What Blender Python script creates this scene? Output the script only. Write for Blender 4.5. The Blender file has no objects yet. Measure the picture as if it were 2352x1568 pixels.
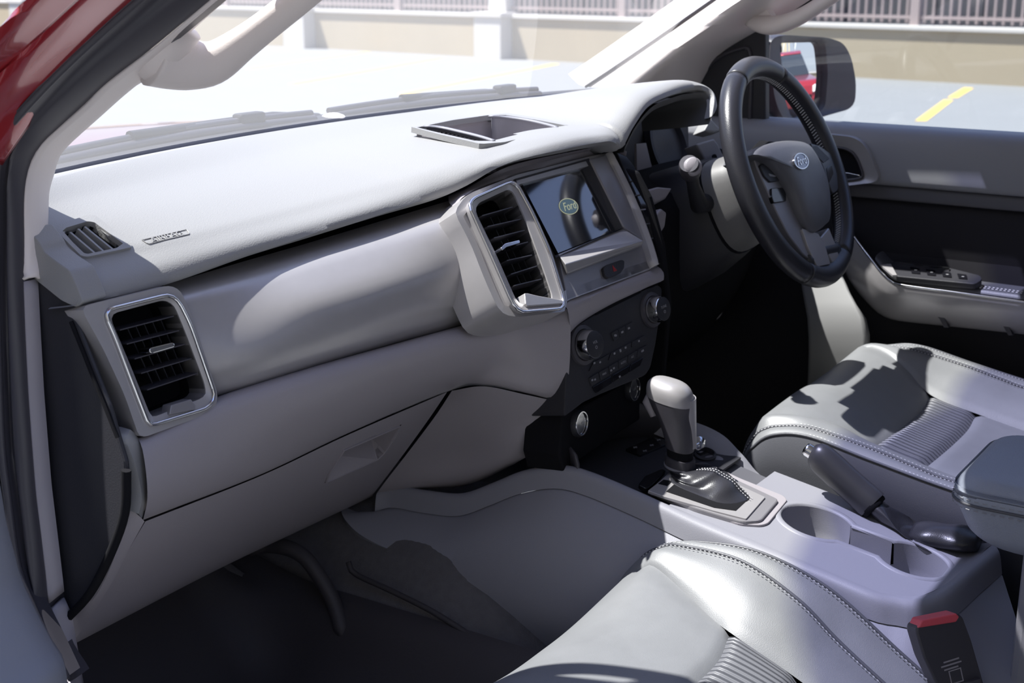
import bpy, bmesh, random
from math import *
from mathutils import Vector, Matrix
random.seed(7)
SC = bpy.context.scene
COL = SC.collection
V = Vector
# ------------------------------------------------------------------ camera, world, sun, exposure
# metres; x = car's right, y = car's front, z = up from the ground
FPX = 3200.0; YAW = radians(33.3); PIT = radians(15)
CD = V((cos(YAW)*cos(PIT), sin(YAW)*cos(PIT), -sin(PIT)))
CU = V((cos(YAW)*sin(PIT), sin(YAW)*sin(PIT), cos(PIT)))
CR = V((sin(YAW), -cos(YAW), 0))
CC = V((-1.6275, -0.8107, 1.5500))
cam = bpy.data.cameras.new('camera'); co = bpy.data.objects.new('camera', cam); COL.objects.link(co)
m3 = Matrix((CR, CU, -CD)).transposed()
co.matrix_world = Matrix.Translation(CC) @ m3.to_4x4()
cam.sensor_width = 36; cam.lens = FPX/2352*36; cam.clip_start = .05; cam.clip_end = 300
cam.dof.use_dof = True; cam.dof.focus_distance = 1.62; cam.dof.aperture_fstop = 10
SC.camera = co
w = bpy.data.worlds.new('world'); SC.world = w; w.use_nodes = True
nt = w.node_tree; bg = nt.nodes['Background']
tc = nt.nodes.new('ShaderNodeTexCoord'); sx = nt.nodes.new('ShaderNodeSeparateXYZ')
rp = nt.nodes.new('ShaderNodeValToRGB'); e = rp.color_ramp.elements
e[0].position = 0.0; e[0].color = (.78, .86, 1.0, 1); e[1].position = .45; e[1].color = (.36, .50, 1.0, 1)
nt.links.new(tc.outputs['Generated'], sx.inputs[0]); nt.links.new(sx.outputs['Z'], rp.inputs[0])
nt.links.new(rp.outputs[0], bg.inputs[0]); bg.inputs[1].default_value = 1.0
sun = bpy.data.lights.new('sun', 'SUN'); so = bpy.data.objects.new('sun', sun); COL.objects.link(so)
sun.energy = 11.0; sun.angle = radians(.6); sun.color = (1, .985, .955)
so.rotation_euler = V((.245, -.46, -1)).to_track_quat('-Z', 'Y').to_euler()
so.location = (-3, 4, 9)
SC.view_settings.view_transform = 'Standard'; SC.view_settings.look = 'None'
SC.view_settings.exposure = 0.0; SC.view_settings.gamma = 1; SC.view_settings.use_curve_mapping = False

# ------------------------------------------------------------------ points from the survey of the photograph
def ray(px, py):
    return CD + CR*((px-1176)/FPX) - CU*((py-784)/FPX)
def P(px, py, **k):
    (ax, val), = k.items(); v = ray(px, py); i = 'xyz'.index(ax)
    return CC + v*((val-CC[i])/v[i])
class Pl:
    """a plane; at() finds the point of the plane (lifted h along its normal) on a line of sight"""
    def __init__(s, o, n): s.o = V(o); s.n = V(n).normalized()
    @classmethod
    def of(c, a, b, d, towards=None):
        n = (b-a).cross(d-a)
        if n.dot(CC-a) < 0: n = -n
        return c(a, n)
    def at(s, px, py, h=0):
        v = ray(px, py); o = s.o + s.n*h
        return CC + v*((o-CC).dot(s.n)/v.dot(s.n))
    def pts(s, L, h=0): return [s.at(x, y, h) for x, y in L]

# ------------------------------------------------------------------ materials
MATS = {}
def mat(name, col, rough=.5, metal=0, bump=0, scale=300, spec=.5, coat=0, noise=0, nscale=20, kind='noise'):
    m = bpy.data.materials.new(name); m.use_nodes = True; t = m.node_tree
    b = t.nodes['Principled BSDF']
    b.inputs['Base Color'].default_value = (*col, 1); b.inputs['Roughness'].default_value = rough
    b.inputs['Metallic'].default_value = metal; b.inputs['Specular IOR Level'].default_value = spec
    b.inputs['Coat Weight'].default_value = coat; b.inputs['Coat Roughness'].default_value = .05
    g = t.nodes.new('ShaderNodeNewGeometry')
    if bump:
        if kind == 'noise':
            n = t.nodes.new('ShaderNodeTexNoise'); n.inputs['Scale'].default_value = scale; n.inputs['Detail'].default_value = 2; out = n.outputs[0]
        else:
            n = t.nodes.new('ShaderNodeTexVoronoi'); n.inputs['Scale'].default_value = scale; n.feature = 'SMOOTH_F1'; out = n.outputs[0]
        t.links.new(g.outputs['Position'], n.inputs['Vector'])
        bp = t.nodes.new('ShaderNodeBump'); bp.inputs['Strength'].default_value = bump; bp.inputs['Distance'].default_value = .0015
        t.links.new(out, bp.inputs['Height']); t.links.new(bp.outputs[0], b.inputs['Normal'])
    if noise:
        n2 = t.nodes.new('ShaderNodeTexNoise'); n2.inputs['Scale'].default_value = nscale; n2.inputs['Detail'].default_value = 6
        t.links.new(g.outputs['Position'], n2.inputs['Vector'])
        mr = t.nodes.new('ShaderNodeMapRange'); mr.inputs[3].default_value = 1-noise; mr.inputs[4].default_value = 1+noise
        t.links.new(n2.outputs[0], mr.inputs[0])
        vm = t.nodes.new('ShaderNodeVectorMath'); vm.operation = 'SCALE'; vm.inputs[0].default_value = col
        t.links.new(mr.outputs[0], vm.inputs['Scale']); t.links.new(vm.outputs[0], b.inputs['Base Color'])
    MATS[name] = m; return m
M = MATS
mat('dash_plastic', (.30, .298, .296), .5, bump=.13, scale=750, kind='vor')
mat('lower_plastic', (.335, .312, .335), .5, bump=.1, scale=1100, kind='vor')
mat('column_plastic', (.15, .147, .145), .5, bump=.08, scale=1200, kind='vor')
mat('console_plastic', (.255, .255, .29), .5, bump=.09, scale=1200, kind='vor')
mat('door_plastic', (.26, .265, .29), .5, bump=.1, scale=1100, kind='vor')
mat('satin_silver', (.42, .405, .41), .36, metal=.35, noise=.04, nscale=60)
mat('dark_satin', (.27, .26, .275), .4, metal=.3)
mat('chrome', (.75, .75, .76), .12, metal=1)
mat('black_plastic', (.03, .03, .036), .5, bump=.15, scale=500, spec=.35)
mat('door_insert', (.02, .019, .024), .7, spec=.3)
mat('door_band', (.10, .10, .115), .5)
mat('gloss_black', (.010, .010, .013), .12)
mat('screen_glass', (.012, .014, .018), .06, spec=1.0, coat=1)
MATS['screen_glass'].node_tree.nodes['Principled BSDF'].inputs['Coat IOR'].default_value = 1.7
mat('matt_black', (.010, .010, .012), .9, spec=.12)
mat('rubber', (.055, .052, .062), .42)
mat('lid_leather_skylit', (.30, .33, .40), .45, bump=.2, scale=900, kind='vor')  # black leather; bluish sky sheen put into the base colour
mat('dust_glare_black', (.11, .11, .112), .8)  # black lifted by dust and hazy glare put into the colour
mat('kick_plastic', (.19, .19, .19), .6)
mat('leather', (.19, .195, .205), .5, spec=1.0, bump=.12, scale=1100, kind='vor', noise=.10, nscale=35)
mat('dark_leather', (.085, .087, .10), .42, bump=.1, scale=1100, kind='vor')
mat('wheel_plastic', (.13, .13, .14), .45, bump=.12, scale=900, kind='vor')
mat('wheel_leather', (.028, .028, .034), .32, bump=.1, scale=900, kind='vor')
mat('grip_leather', (.045, .045, .05), .36)
mat('thread', (.58, .58, .60), .8)
mat('cream', (.82, .75, .715), .55, bump=.1, scale=600)
mat('headlining', (.5, .49, .48), .9)
mat('carpet', (.11, .105, .11), .95, bump=.8, scale=500, noise=.25, nscale=90)
mat('floor_mat', (.04, .036, .04), .62, bump=.3, scale=250)
mat('red_paint', (.36, .022, .03), .22, metal=.25, coat=1)
mat('concrete', (.215, .22, .222), .9, bump=.3, scale=40, noise=.06, nscale=2.2)
mat('wall_render', (.40, .335, .235), .9, noise=.08, nscale=1.3)
mat('pillar_render', (.52, .50, .47), .9, noise=.04, nscale=2)
mat('coping', (.60, .57, .53), .9)
mat('fence_paint', (.36, .29, .28), .6)
mat('yellow_paint', (.85, .55, .12), .8, noise=.15, nscale=14)
mat('shade_cloth', (.055, .055, .065), .9)
mat('red_plastic', (.75, .10, .13), .4)
mat('red_print', (.5, .03, .03), .5)
mat('white_print', (.72, .72, .74), .6)
mat('grey_print', (.30, .30, .32), .6)
mat('mirror_glass', (.9, .9, .9), .01, metal=1)
mat('blue_enamel', (.02, .06, .25), .15, coat=1)
mat('white_light', (.85, .85, .83), .2)
mat('building', (.72, .62, .42), .9, noise=.05)
mat('steel', (.55, .55, .56), .35, metal=.6)
mat('tyre', (.02, .02, .02), .8)
mat('car_glass', (.03, .035, .04), .05)
def glassmat(name, tint=(.93, .96, .96), band=None, haze=.0):
    m = bpy.data.materials.new(name); m.use_nodes = True; t = m.node_tree; t.nodes.clear()
    o = t.nodes.new('ShaderNodeOutputMaterial'); tr = t.nodes.new('ShaderNodeBsdfTransparent'); gl = t.nodes.new('ShaderNodeBsdfGlossy')
    gl.inputs['Roughness'].default_value = .02; tr.inputs[0].default_value = (*tint, 1)
    fr = t.nodes.new('ShaderNodeFresnel'); gb = t.nodes.new('ShaderNodeNewGeometry'); io = t.nodes.new('ShaderNodeMapRange')
    io.inputs[3].default_value = 1.45; io.inputs[4].default_value = 1/1.45; t.links.new(gb.outputs['Backfacing'], io.inputs[0]); t.links.new(io.outputs[0], fr.inputs[0])
    mx = t.nodes.new('ShaderNodeMixShader'); t.links.new(fr.outputs[0], mx.inputs[0]); t.links.new(tr.outputs[0], mx.inputs[1]); t.links.new(gl.outputs[0], mx.inputs[2])
    last = mx
    if haze:
        df = t.nodes.new('ShaderNodeBsdfTranslucent'); df.inputs[0].default_value = (.9, .9, .9, 1)
        d2 = t.nodes.new('ShaderNodeBsdfDiffuse'); d2.inputs[0].default_value = (.9, .9, .9, 1)
        ad = t.nodes.new('ShaderNodeMixShader'); ad.inputs[0].default_value = .1; t.links.new(df.outputs[0], ad.inputs[1]); t.links.new(d2.outputs[0], ad.inputs[2])
        m2 = t.nodes.new('ShaderNodeMixShader'); m2.inputs[0].default_value = haze
        t.links.new(mx.outputs[0], m2.inputs[1]); t.links.new(ad.outputs[0], m2.inputs[2]); last = m2
    if band:
        g = t.nodes.new('ShaderNodeNewGeometry'); s = t.nodes.new('ShaderNodeSeparateXYZ'); t.links.new(g.outputs['Position'], s.inputs[0])
        r = t.nodes.new('ShaderNodeMapRange'); r.inputs[1].default_value = band[0]; r.inputs[2].default_value = band[1]
        t.links.new(s.outputs['Z'], r.inputs[0])
        c = t.nodes.new('ShaderNodeMix'); c.data_type = 'RGBA'; c.inputs[6].default_value = (*tint, 1); c.inputs[7].default_value = (*band[2], 1)
        t.links.new(r.outputs[0], c.inputs[0]); t.links.new(c.outputs[2], tr.inputs[0])
    t.links.new(last.outputs[0], o.inputs[0]); MATS[name] = m
glassmat('windscreen_glass', (.95, .96, .955), (1.622, 1.634, (.40, .41, .60)), haze=.09)
glassmat('side_glass', (.93, .95, .95), haze=.01)

# ------------------------------------------------------------------ mesh helpers
def link(name, me, m, parent=None, smooth=None, bevel=0, subsurf=0, solid=0, seg=2, soff=-1):
    o = bpy.data.objects.new(name, me); COL.objects.link(o)
    for mm in (m if isinstance(m, (list, tuple)) else [m]): me.materials.append(M[mm])
    if parent:
        o.parent = parent; o.matrix_parent_inverse = parent.matrix_world.inverted() if parent.type != 'EMPTY' else Matrix.Translation(-parent.location)
    if solid:
        md = o.modifiers.new('solid', 'SOLIDIFY'); md.thickness = solid; md.offset = soff
    if bevel:
        md = o.modifiers.new('bevel', 'BEVEL'); md.width = bevel; md.segments = seg; md.limit_method = 'ANGLE'; md.angle_limit = radians(35)
    if subsurf:
        md = o.modifiers.new('sub', 'SUBSURF'); md.levels = subsurf; md.render_levels = subsurf
    if smooth is not None:
        for p in me.polygons: p.use_smooth = True
        if smooth < 180: 
            try: me.set_sharp_from_angle(angle=radians(smooth))
            except Exception: pass
    return o
class B:
    """collects geometry for ONE mesh"""
    def __init__(s): s.v = []; s.f = []; s.mi = []; s.cm = 0
    def add(s, vs, fs):
        k = len(s.v); s.v += [tuple(v) for v in vs]
        for f in fs: s.f.append([i+k for i in f]); s.mi.append(s.cm)
    def grid(s, rows, closed=False, cap=False):
        n = len(rows[0]); vs = [p for r in rows for p in r]; fs = []
        for i in range(len(rows)-1):
            for j in range(n if closed else n-1):
                a = i*n+j; b = i*n+(j+1) % n; fs.append((a, b, b+n, a+n))
        if cap: fs += [tuple(range(n))[::-1], tuple(range(len(vs)-n, len(vs)))]
        s.add(vs, fs)
    def prism(s, pts, n, h0, h1):
        n = V(n); k = len(pts)
        s.add([p+n*h0 for p in pts]+[p+n*h1 for p in pts], [tuple(range(k))[::-1], tuple(range(k, 2*k))]+[(i, (i+1) % k, (i+1) % k+k, i+k) for i in range(k)])
    def ring(s, a, b, n, h0, h1, hb0=None, hb1=None):
        n = V(n); k = len(a); hb0 = h0 if hb0 is None else hb0; hb1 = h1 if hb1 is None else hb1
        rows = [[p+n*h0 for p in a], [p+n*h1 for p in a], [p+n*hb1 for p in b], [p+n*hb0 for p in b]]
        vs = [p for r in rows for p in r]; fs = []
        for i in range(4):
            for j in range(k):
                q = (j+1) % k; i2 = (i+1) % 4
                fs.append((i*k+j, i*k+q, i2*k+q, i2*k+j))
        s.add(vs, fs)
    def tube(s, path, r, n=12, closed=False, cap=True, flat=1, up=None):
        path = [V(p) for p in path]; L = len(path); rows = []; prev = None
        for i, p in enumerate(path):
            if closed: t = path[(i+1) % L]-path[i-1]
            else: t = path[min(i+1, L-1)]-path[max(i-1, 0)]
            t.normalize()
            if up is not None: a = V(up)
            elif prev is not None: a = prev
            else: a = V((0, 0, 1)) if abs(t.z) < .9 else V((0, 1, 0))
            x = (a-t*a.dot(t)).normalized(); prev = x; y = t.cross(x)
            rr = r[i] if isinstance(r, (list, tuple)) else r
            fl = flat[i] if isinstance(flat, (list, tuple)) else flat
            rows.append([p+x*(cos(2*pi*k/n)*rr*fl)+y*(sin(2*pi*k/n)*rr) for k in range(n)])
        if closed: rows.append(rows[0])
        s.grid(rows, True, cap and not closed)
    def box(s, c, size, R=None):
        c = V(c); R = R or Matrix.Identity(3); vs = []
        for x in (-.5, .5):
            for y in (-.5, .5):
                for z in (-.5, .5): vs.append(c+R@V((x*size[0], y*size[1], z*size[2])))
        s.add(vs, [(0, 1, 3, 2), (4, 6, 7, 5), (0, 4, 5, 1), (2, 3, 7, 6), (0, 2, 6, 4), (1, 5, 7, 3)])
    def lathe(s, c, axis, prof, n=32, sx=1, up=None):
        axis = V(axis).normalized(); c = V(c)
        a = V(up) if up else (V((0, 0, 1)) if abs(axis.z) < .9 else V((0, 1, 0)))
        x = (a-axis*a.dot(axis)).normalized(); y = axis.cross(x)
        rows = [[c+axis*h+x*(cos(2*pi*k/n)*r)+y*(sin(2*pi*k/n)*r*sx) for k in range(n)] for r, h in prof]
        s.grid(rows, True, True)
    def disc(s, c, axis, r, h0, h1, n=32, sx=1, up=None): s.lathe(c, axis, [(r, h0), (r, h1)], n, sx, up)
    def build(s, name, m, parent=None, smooth=None, **k):
        me = bpy.data.meshes.new(name); me.from_pydata(s.v, [], s.f)
        if s.cm or any(s.mi):
            me.polygons.foreach_set('material_index', s.mi)
        me.validate(); bm = bmesh.new(); bm.from_mesh(me); bmesh.ops.recalc_face_normals(bm, faces=bm.faces); bm.to_mesh(me); bm.free()
        return link(name, me, m, parent, smooth, **k)
def thing(name, label, cat, loc=(0, 0, 0), group=None):
    o = bpy.data.objects.new(name, None); COL.objects.link(o); o.location = loc; o.empty_display_size = .05
    o['label'] = label; o['category'] = cat
    if group: o['group'] = group
    bpy.context.view_layer.update()
    return o
def tag(o, label, cat, group=None):
    o['label'] = label; o['category'] = cat
    if group: o['group'] = group
    return o
def struct(o): o['kind'] = 'structure'; return o
def cr(pts, n, closed=False):
    """Catmull-Rom resample to n points, even in arc length"""
    pts = [V(p) for p in pts]; L = len(pts); dense = []
    S = L if closed else L-1
    for i in range(S):
        p1 = pts[i]; p2 = pts[(i+1) % L]
        p0 = pts[i-1] if (closed or i > 0) else p1*2-p2
        p3 = pts[(i+2) % L] if (closed or i+2 < L) else p2*2-p1
        for k in range(16):
            t = k/16; dense.append(.5*((2*p1)+(p2-p0)*t+(2*p0-5*p1+4*p2-p3)*t*t+(3*p1-p0-3*p2+p3)*t**3))
    dense.append(pts[0] if closed else pts[-1])
    return even(dense, n, closed)
def even(d, n, closed=False):
    acc = [0]
    for i in range(1, len(d)): acc.append(acc[-1]+(d[i]-d[i-1]).length)
    out = []; j = 0; tot = acc[-1]; m = n if closed else n-1
    for k in range(n):
        s = tot*k/m
        while j < len(d)-2 and acc[j+1] < s: j += 1
        q = (s-acc[j])/max(acc[j+1]-acc[j], 1e-9); out.append(d[j].lerp(d[j+1], q))
    return out
def lin(pts, n, closed=False):
    pts = [V(p) for p in pts]
    return even(pts+[pts[0]] if closed else pts, n, closed)
def rc(pts, r, k=4):
    """round the corners of a closed outline"""
    pts = [V(p) for p in pts]; out = []; n = len(pts)
    for i, p in enumerate(pts):
        ri = r[i] if isinstance(r, (list, tuple)) else r
        a = pts[i-1]-p; b = pts[(i+1) % n]-p
        q = min(ri, a.length*.48, b.length*.48)
        if q < 1e-5: out.append(p); continue
        A = p+a.normalized()*q; Bq = p+b.normalized()*q
        for j in range(k+1):
            t = j/k; out.append(A*(1-t)**2+p*2*t*(1-t)+Bq*t*t)
    return out
def shrink(pts, f, c=None):
    c = c or sum(pts, V((0, 0, 0)))/len(pts); return [c+(p-c)*f for p in pts]
def inset(pts, d):
    """move a closed coplanar outline inwards by d"""
    c = sum(pts, V((0, 0, 0)))/len(pts); n = len(pts); nn = V((0, 0, 0))
    for i in range(n): nn += (pts[i]-c).cross(pts[(i+1) % n]-c)
    nn.normalize(); out = []
    for i in range(n):
        t = (pts[(i+1) % n]-pts[i-1]).normalized(); out.append(pts[i]+nn.cross(t)*d)
    return out
def loft(name, rows, m, parent=None, n=40, sub=3, smooth=40, curve=True, **k):
    """rows: keylines; each resampled to n points, interpolated sub times between"""
    R = [cr(r, n) if curve else lin(r, n) for r in rows]
    if sub > 1:
        cols = [cr([r[j] for r in R], (len(R)-1)*sub+1) for j in range(n)]
        R = [[cols[j][i] for j in range(n)] for i in range((len(R)-1)*sub+1)]
    b = B(); b.grid(R); return b.build(name, m, parent, smooth, **k)
def text(name, s, size, o, ux, uy, m, parent=None, depth=.0004, align='CENTER', b=None, shear=0):
    """flat lettering at o, running along ux, upright along uy"""
    cu = bpy.data.curves.new(name, 'FONT'); cu.body = s; cu.size = size; cu.extrude = depth; cu.align_x = align; cu.align_y = 'CENTER'; cu.shear = shear
    cu.resolution_u = 3
    t = bpy.data.objects.new('tmp', cu); COL.objects.link(t)
    dg = bpy.context.evaluated_depsgraph_get(); me = bpy.data.meshes.new_from_object(t.evaluated_get(dg)); me.name = name
    bpy.data.objects.remove(t); bpy.data.curves.remove(cu)
    ux = V(ux).normalized(); uy = V(uy); uy = (uy-ux*uy.dot(ux)).normalized(); uz = ux.cross(uy); o = V(o)
    vs = [o+ux*v.co.x+uy*v.co.y+uz*(v.co.z+depth) for v in me.vertices]
    fs = [list(p.vertices) for p in me.polygons]; bpy.data.meshes.remove(me)
    if b is not None: b.add(vs, fs); return None
    q = B(); q.add(vs, fs); return q.build(name, m, parent)
# ------------------------------------------------------------------ the parking lot outside
b = B(); b.add([(-40, -60, 0), (60, -60, 0), (60, 70, 0), (-40, 70, 0)], [(0, 1, 2, 3)])
struct(b.build('floor', 'concrete'))
b = B(); b.box((-7.0, 4, 3.5), (.4, 46, 7)); struct(b.build('sky_blocker_left', 'building'))  # unseen slab added to block skylight from the passenger side
def wy(y, h=0, z=0): return V((17.62+.133*y-h, y+.133*h, z))       # along the boundary wall, h metres in front of it
WD = V((.133, 1, 0)).normalized(); WN = V((-1, .133, 0)).normalized()
def wbox(b, y0, y1, h0, h1, z0, z1):
    vs = [wy(y, h, z) for z in (z0, z1) for y in (y0, y1) for h in (h0, h1)]
    b.add(vs, [(0, 1, 3, 2), (4, 6, 7, 5), (0, 2, 6, 4), (1, 5, 7, 3), (0, 4, 5, 1), (2, 3, 7, 6)])
b = B(); wbox(b, -32, 52, -.25, 0, 0, .70); struct(b.build('wall_right', 'wall_render'))
b = B(); wbox(b, -32, 52, -.29, .05, .70, .765); struct(b.build('trim_1', 'coping', bevel=.01))
PY = [13.28-5.15*i for i in (-3, -2, -1, 0)]
for i, y in enumerate(PY):
    t = thing('wall_pillar', ['pale square pillar on the beige boundary wall, seen farthest left of all', 'pale square pillar on the beige wall behind the grey grab handle', 'pale pillar on the beige wall just right of the cream grab handle', 'pale pillar on the beige wall seen through the middle of the windscreen'][i], 'pillar', wy(y, 0, 0), 'pillars of the boundary wall')
    b = B(); wbox(b, y-.31, y+.31, -.05, .30, 0, .72); b.build('shaft', 'pillar_render', t)
    b = B(); wbox(b, y-.35, y+.35, -.10, .34, .72, .80); b.build('cap', 'coping', t, bevel=.01)
# iron fence on top of the wall, one panel between each two posts
edges = [1.1, 2.9, 5.55, 8.1, 10.65, 13.28, 15.85, 18.43, 21.0]
plab = ['fence panel at the far right edge behind the driver window', 'iron fence panel above the yellow line, right of the wide post', 'iron fence panel behind the driver side mirror and grab handle',
        'iron fence panel washed out behind the driver windscreen pillar', 'iron fence panel behind the right half of the windscreen', 'iron fence panel left of the pillar in mid windscreen', 'iron fence panel right of the cream grab handle',
        'iron fence panel behind the cream grab handle']
for i in range(len(edges)-1):
    y0, y1 = edges[i]+(.205 if i in (5, 7) else .07), edges[i+1]-(.205 if i+1 in (5, 7) else .07)
    t = thing('iron_fence', plab[i], 'fence', wy((y0+y1)/2, -.1, .765), 'fence panels on the boundary wall')
    for z in (.875, 1.95):
        b = B(); wbox(b, y0, y1, -.13, -.09, z-.022, z+.022); b.build('rail', 'fence_paint', t)
    n = int((y1-y0)/.122)
    for k in range(n):
        y = y0+(k+.5)*(y1-y0)/n
        b = B(); wbox(b, y-.014, y+.014, -.124, -.096, .80, 2.02); b.build('bar', 'fence_paint', t)
for i, y in enumerate(edges):
    wide = i in (5, 7)
    t = thing('fence_post', ['fence post beyond the right edge of the driver window', 'second fence post from the right, above the yellow line', 'wide fence post right of the driver side mirror', 'fence post hidden behind the driver windscreen pillar', 'fence post at the right of the windscreen',
              'broad fence post standing on the mid windscreen pillar', 'thin fence post between the two pillars seen in the windscreen', 'broad fence post standing on the pillar right of the cream handle', 'fence post left behind the cream handle'][i], 'post', wy(y, -.1, .765), 'fence posts on the boundary wall')
    hw = .2 if wide else .065
    b = B(); wbox(b, y-hw, y+hw, -.18, .04 if wide else -.05, .765, 2.1); b.build('shaft', 'pillar_render' if wide else 'fence_paint', t)
    b = B(); wbox(b, y-hw-.02, y+hw+.02, -.2, .06 if wide else -.03, 2.1, 2.14); b.build('cap', 'fence_paint', t)
b = B(); wbox(b, -3, 40, -.95, -.93, .3, 1.16)
for k in range(60): wbox(b, -3+k*.72, -2.96+k*.72, -.93, -.90, .3, 1.16)
tag(b.build('shade_screen', 'shade_cloth'), 'dark screen standing behind the bars of the boundary fence', 'screen')
# painted bay lines
for i, (a, c) in enumerate([((14.9, 15.05), (19.55, 16.4)), ((13.0, 12.42), (18.9, 14.17)), ((12.6, 10.2), (18.6, 11.6))]):
    b = B(); a = V((*a, .004)); c = V((*c, .004)); s = V((c-a)).cross(V((0, 0, 1))).normalized()*.07
    b.prism([a-s, a+s, c+s, c-s], (0, 0, 1), -.003, 0)
    tag(b.build('bay_line', 'yellow_paint'), ['faint yellow bay line nearest the cream grab handle', 'faint yellow bay line in the left half of the windscreen', 'faint yellow bay line ending near the mid windscreen pillar'][i], 'road marking', 'painted bay lines')
b = B()
for q in ([(2100, 277), (2168, 277), (2190, 229), (2133, 226+3)], [(2190, 224), (2146, 223), (2206, 200), (2240, 201)]):
    q = [q[0], q[1], q[2], q[3]]
L1 = [P(x, y, z=.004) for x, y in [(2102, 277), (2128, 277), (2190, 229), (2168, 229)]]
L2 = [P(x, y, z=.004) for x, y in [(2176, 224), (2200, 224), (2236, 202), (2214, 201)]]
b.prism(L1, (0, 0, 1), -.003, 0); b.prism(L2, (0, 0, 1), -.003, 0)
tag(b.build('bay_line', 'yellow_paint'), 'bright broken yellow bay line outside the driver window', 'road marking', 'painted bay lines')

# ------------------------------------------------------------------ the body of the car: floor, roof, pillars, glass
def wsb(x): return V((x, .53-.10*(x/.66)**2, 1.338))            # windscreen base
def wsh(x): return V((x, -.06-.07*(x/.58)**2, 1.715-.03*(x/.58)**2))  # header
rows = []
for k in range(17):
    t = k/16; rows.append([wsb(u*.70).lerp(wsh(u*.595), t)+V((0, .25, .43)).normalized()*(.05*sin(pi*t)) for u in [i/12-1 for i in range(25)]])
b = B(); b.grid(rows); struct(b.build('window_1', 'windscreen_glass', smooth=180))
# roof and rear shell
b = B(); rows = []
for k in range(5):
    row = []
    for i in range(25):
        u = i/12-1; t0 = .885-.09*u*u; t = t0+(1.0-t0)*k/4; row.append(wsb(u*.70).lerp(wsh(u*.595), t)+V((0, -.012, -.014+.006*sin(pi*k/4))))
    rows.append(row)
b.grid(rows); struct(b.build('trim_8', 'headlining', smooth=180, solid=.01))
b = B()
rows = []
for k in range(9):
    t = k/8; y = -.06-1.55*t
    rows.append([V((u*.62, y-.10*(u*.62/.58)**2*(1-t), 1.72+.03*sin(pi*min(t*1.2, 1))-.04*u*u)) for u in [i/8-1 for i in range(17)]])
b.grid(rows); struct(b.build('ceiling', 'headlining', smooth=180, solid=.04, soff=1))
b = B(); b.box((0, -1.64, 1.1), (1.5, .04, 1.0)); struct(b.build('wall_back', 'headlining'))
for s, nm in ((1, 'wall_front_right'), (-1, 'wall_front_left')):
    # side of the body behind the front door: pillar and rear door
    b = B(); b.prism([V((s*.80, y, z)) for y, z in [(-.86, .5), (-1.64, .5), (-1.64, 1.28), (-.98, 1.28), (-.92, 1.70), (-.82, 1.70)]], (s, 0, 0), -.04, .05)
    struct(b.build(nm.replace('front', 'rear'), 'door_plastic'))
# A pillar and header trims
PI = [(93, 560, -.72), (95, 500, -.712), (99, 435, -.70), (109, 401, -.695), (122, 357, -.69), (146, 327, -.686), (204, 272, -.68), (289, 197, -.67), (325, 172, -.665), (375, 112, -.658), (425, 61, -.65), (493, 0, -.64), (580, -70, -.625), (700, -160, -.60)]
PO = [(52, 645, -.76), (52, 560, -.758), (52, 457, -.755), (61, 391, -.748), (85, 340, -.74), (110, 312, -.735), (136, 289, -.73), (194, 238, -.72), (238, 194, -.715), (340, 116, -.70), (405, 62, -.695), (480, 0, -.69), (575, -80, -.68), (690, -175, -.66)]
pi_ = [P(78, 639, x=-.745)]+[P(x, y, x=X) for x, y, X in PI]; po_ = [P(51, 646, x=-.762)]+[P(x, y, x=X) for x, y, X in PO]
mid = [a.lerp(c, .5)+V((-.0, -.008, .004)) for a, c in zip(cr(pi_, 24), cr(po_, 24))]
back = [p+V((-.02, .05, .02)) for p in pi_]
o = loft('trim_2', [back, pi_, mid, po_], 'cream', n=60, sub=4, smooth=60, solid=.004); struct(o)
# mirror image trim for the driver's pillar, seen from inside
R0 = [(1345, 199, .655), (1400, 163, .645), (1500, 95, .63), (1640, -2, .61), (1800, -115, .585)]
R1 = [(1460, 195, .615), (1525, 140, .605), (1595, 85, .592), (1700, 5, .575), (1830, -85, .56)]
R2 = [(1575, 215, .69), (1598, 175, .70), (1640, 118, .70), (1710, 70, .695), (1760, 35, .69), (1900, -60, .67)]
R3 = [(1600, 230, .735), (1615, 190, .735), (1655, 130, .735), (1730, 78, .73), (1790, 45, .72), (1930, -45, .70)]
R0s = list(R0)
rr = [[P(x, y, x=X) for x, y, X in R] for R in (R0, R1, R2, R3)]
rr[1] = [p+V((-.012, -.01, 0)) for p in rr[1]]
o = loft('trim_3', [[p+V((.02, .05, .02)) for p in rr[0]]]+rr, 'cream', n=50, sub=5, smooth=60); struct(o)
# lower hinge pillar trim and sill trim of the passenger doorway
A = [P(x, y, x=X) for x, y, X in [(50, 646, -.762), (55, 760, -.765), (62, 900, -.768), (69, 1000, -.77), (80, 1134, -.77), (101, 1308, -.77), (108, 1383, -.77)]]
Bq = [P(x, y, x=X) for x, y, X in [(78, 640, -.745), (84, 760, -.748), (92, 900, -.75), (100, 1000, -.752), (109, 1109, -.752), (128, 1265, -.752), (139, 1358, -.752)]]
Cq = [p+V((.012, .06, 0)) for p in Bq]
struct(loft('trim_4', [A, Bq, Cq], 'lower_plastic', n=30, sub=1, smooth=30, solid=.004, curve=False))
A = [P(x, y, x=X) for x, y, X in [(116, 1396, -.768), (123, 1471, -.768), (140, 1530, -.775), (158, 1572, -.79), (260, 1720, -.80), (700, 2100, -.80)]]
Bq = [P(x, y, x=X) for x, y, X in [(140, 1372, -.750), (158, 1417, -.745), (167, 1475, -.74), (178, 1568, -.735), (240, 1700, -.735), (640, 2050, -.735)]]
Cq = [p+V((.03, .03, -.10)) for p in Bq]
struct(loft('trim_5', [A, Bq, Cq], 'lower_plastic', n=30, sub=1, smooth=30, solid=.004, curve=False))
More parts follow.
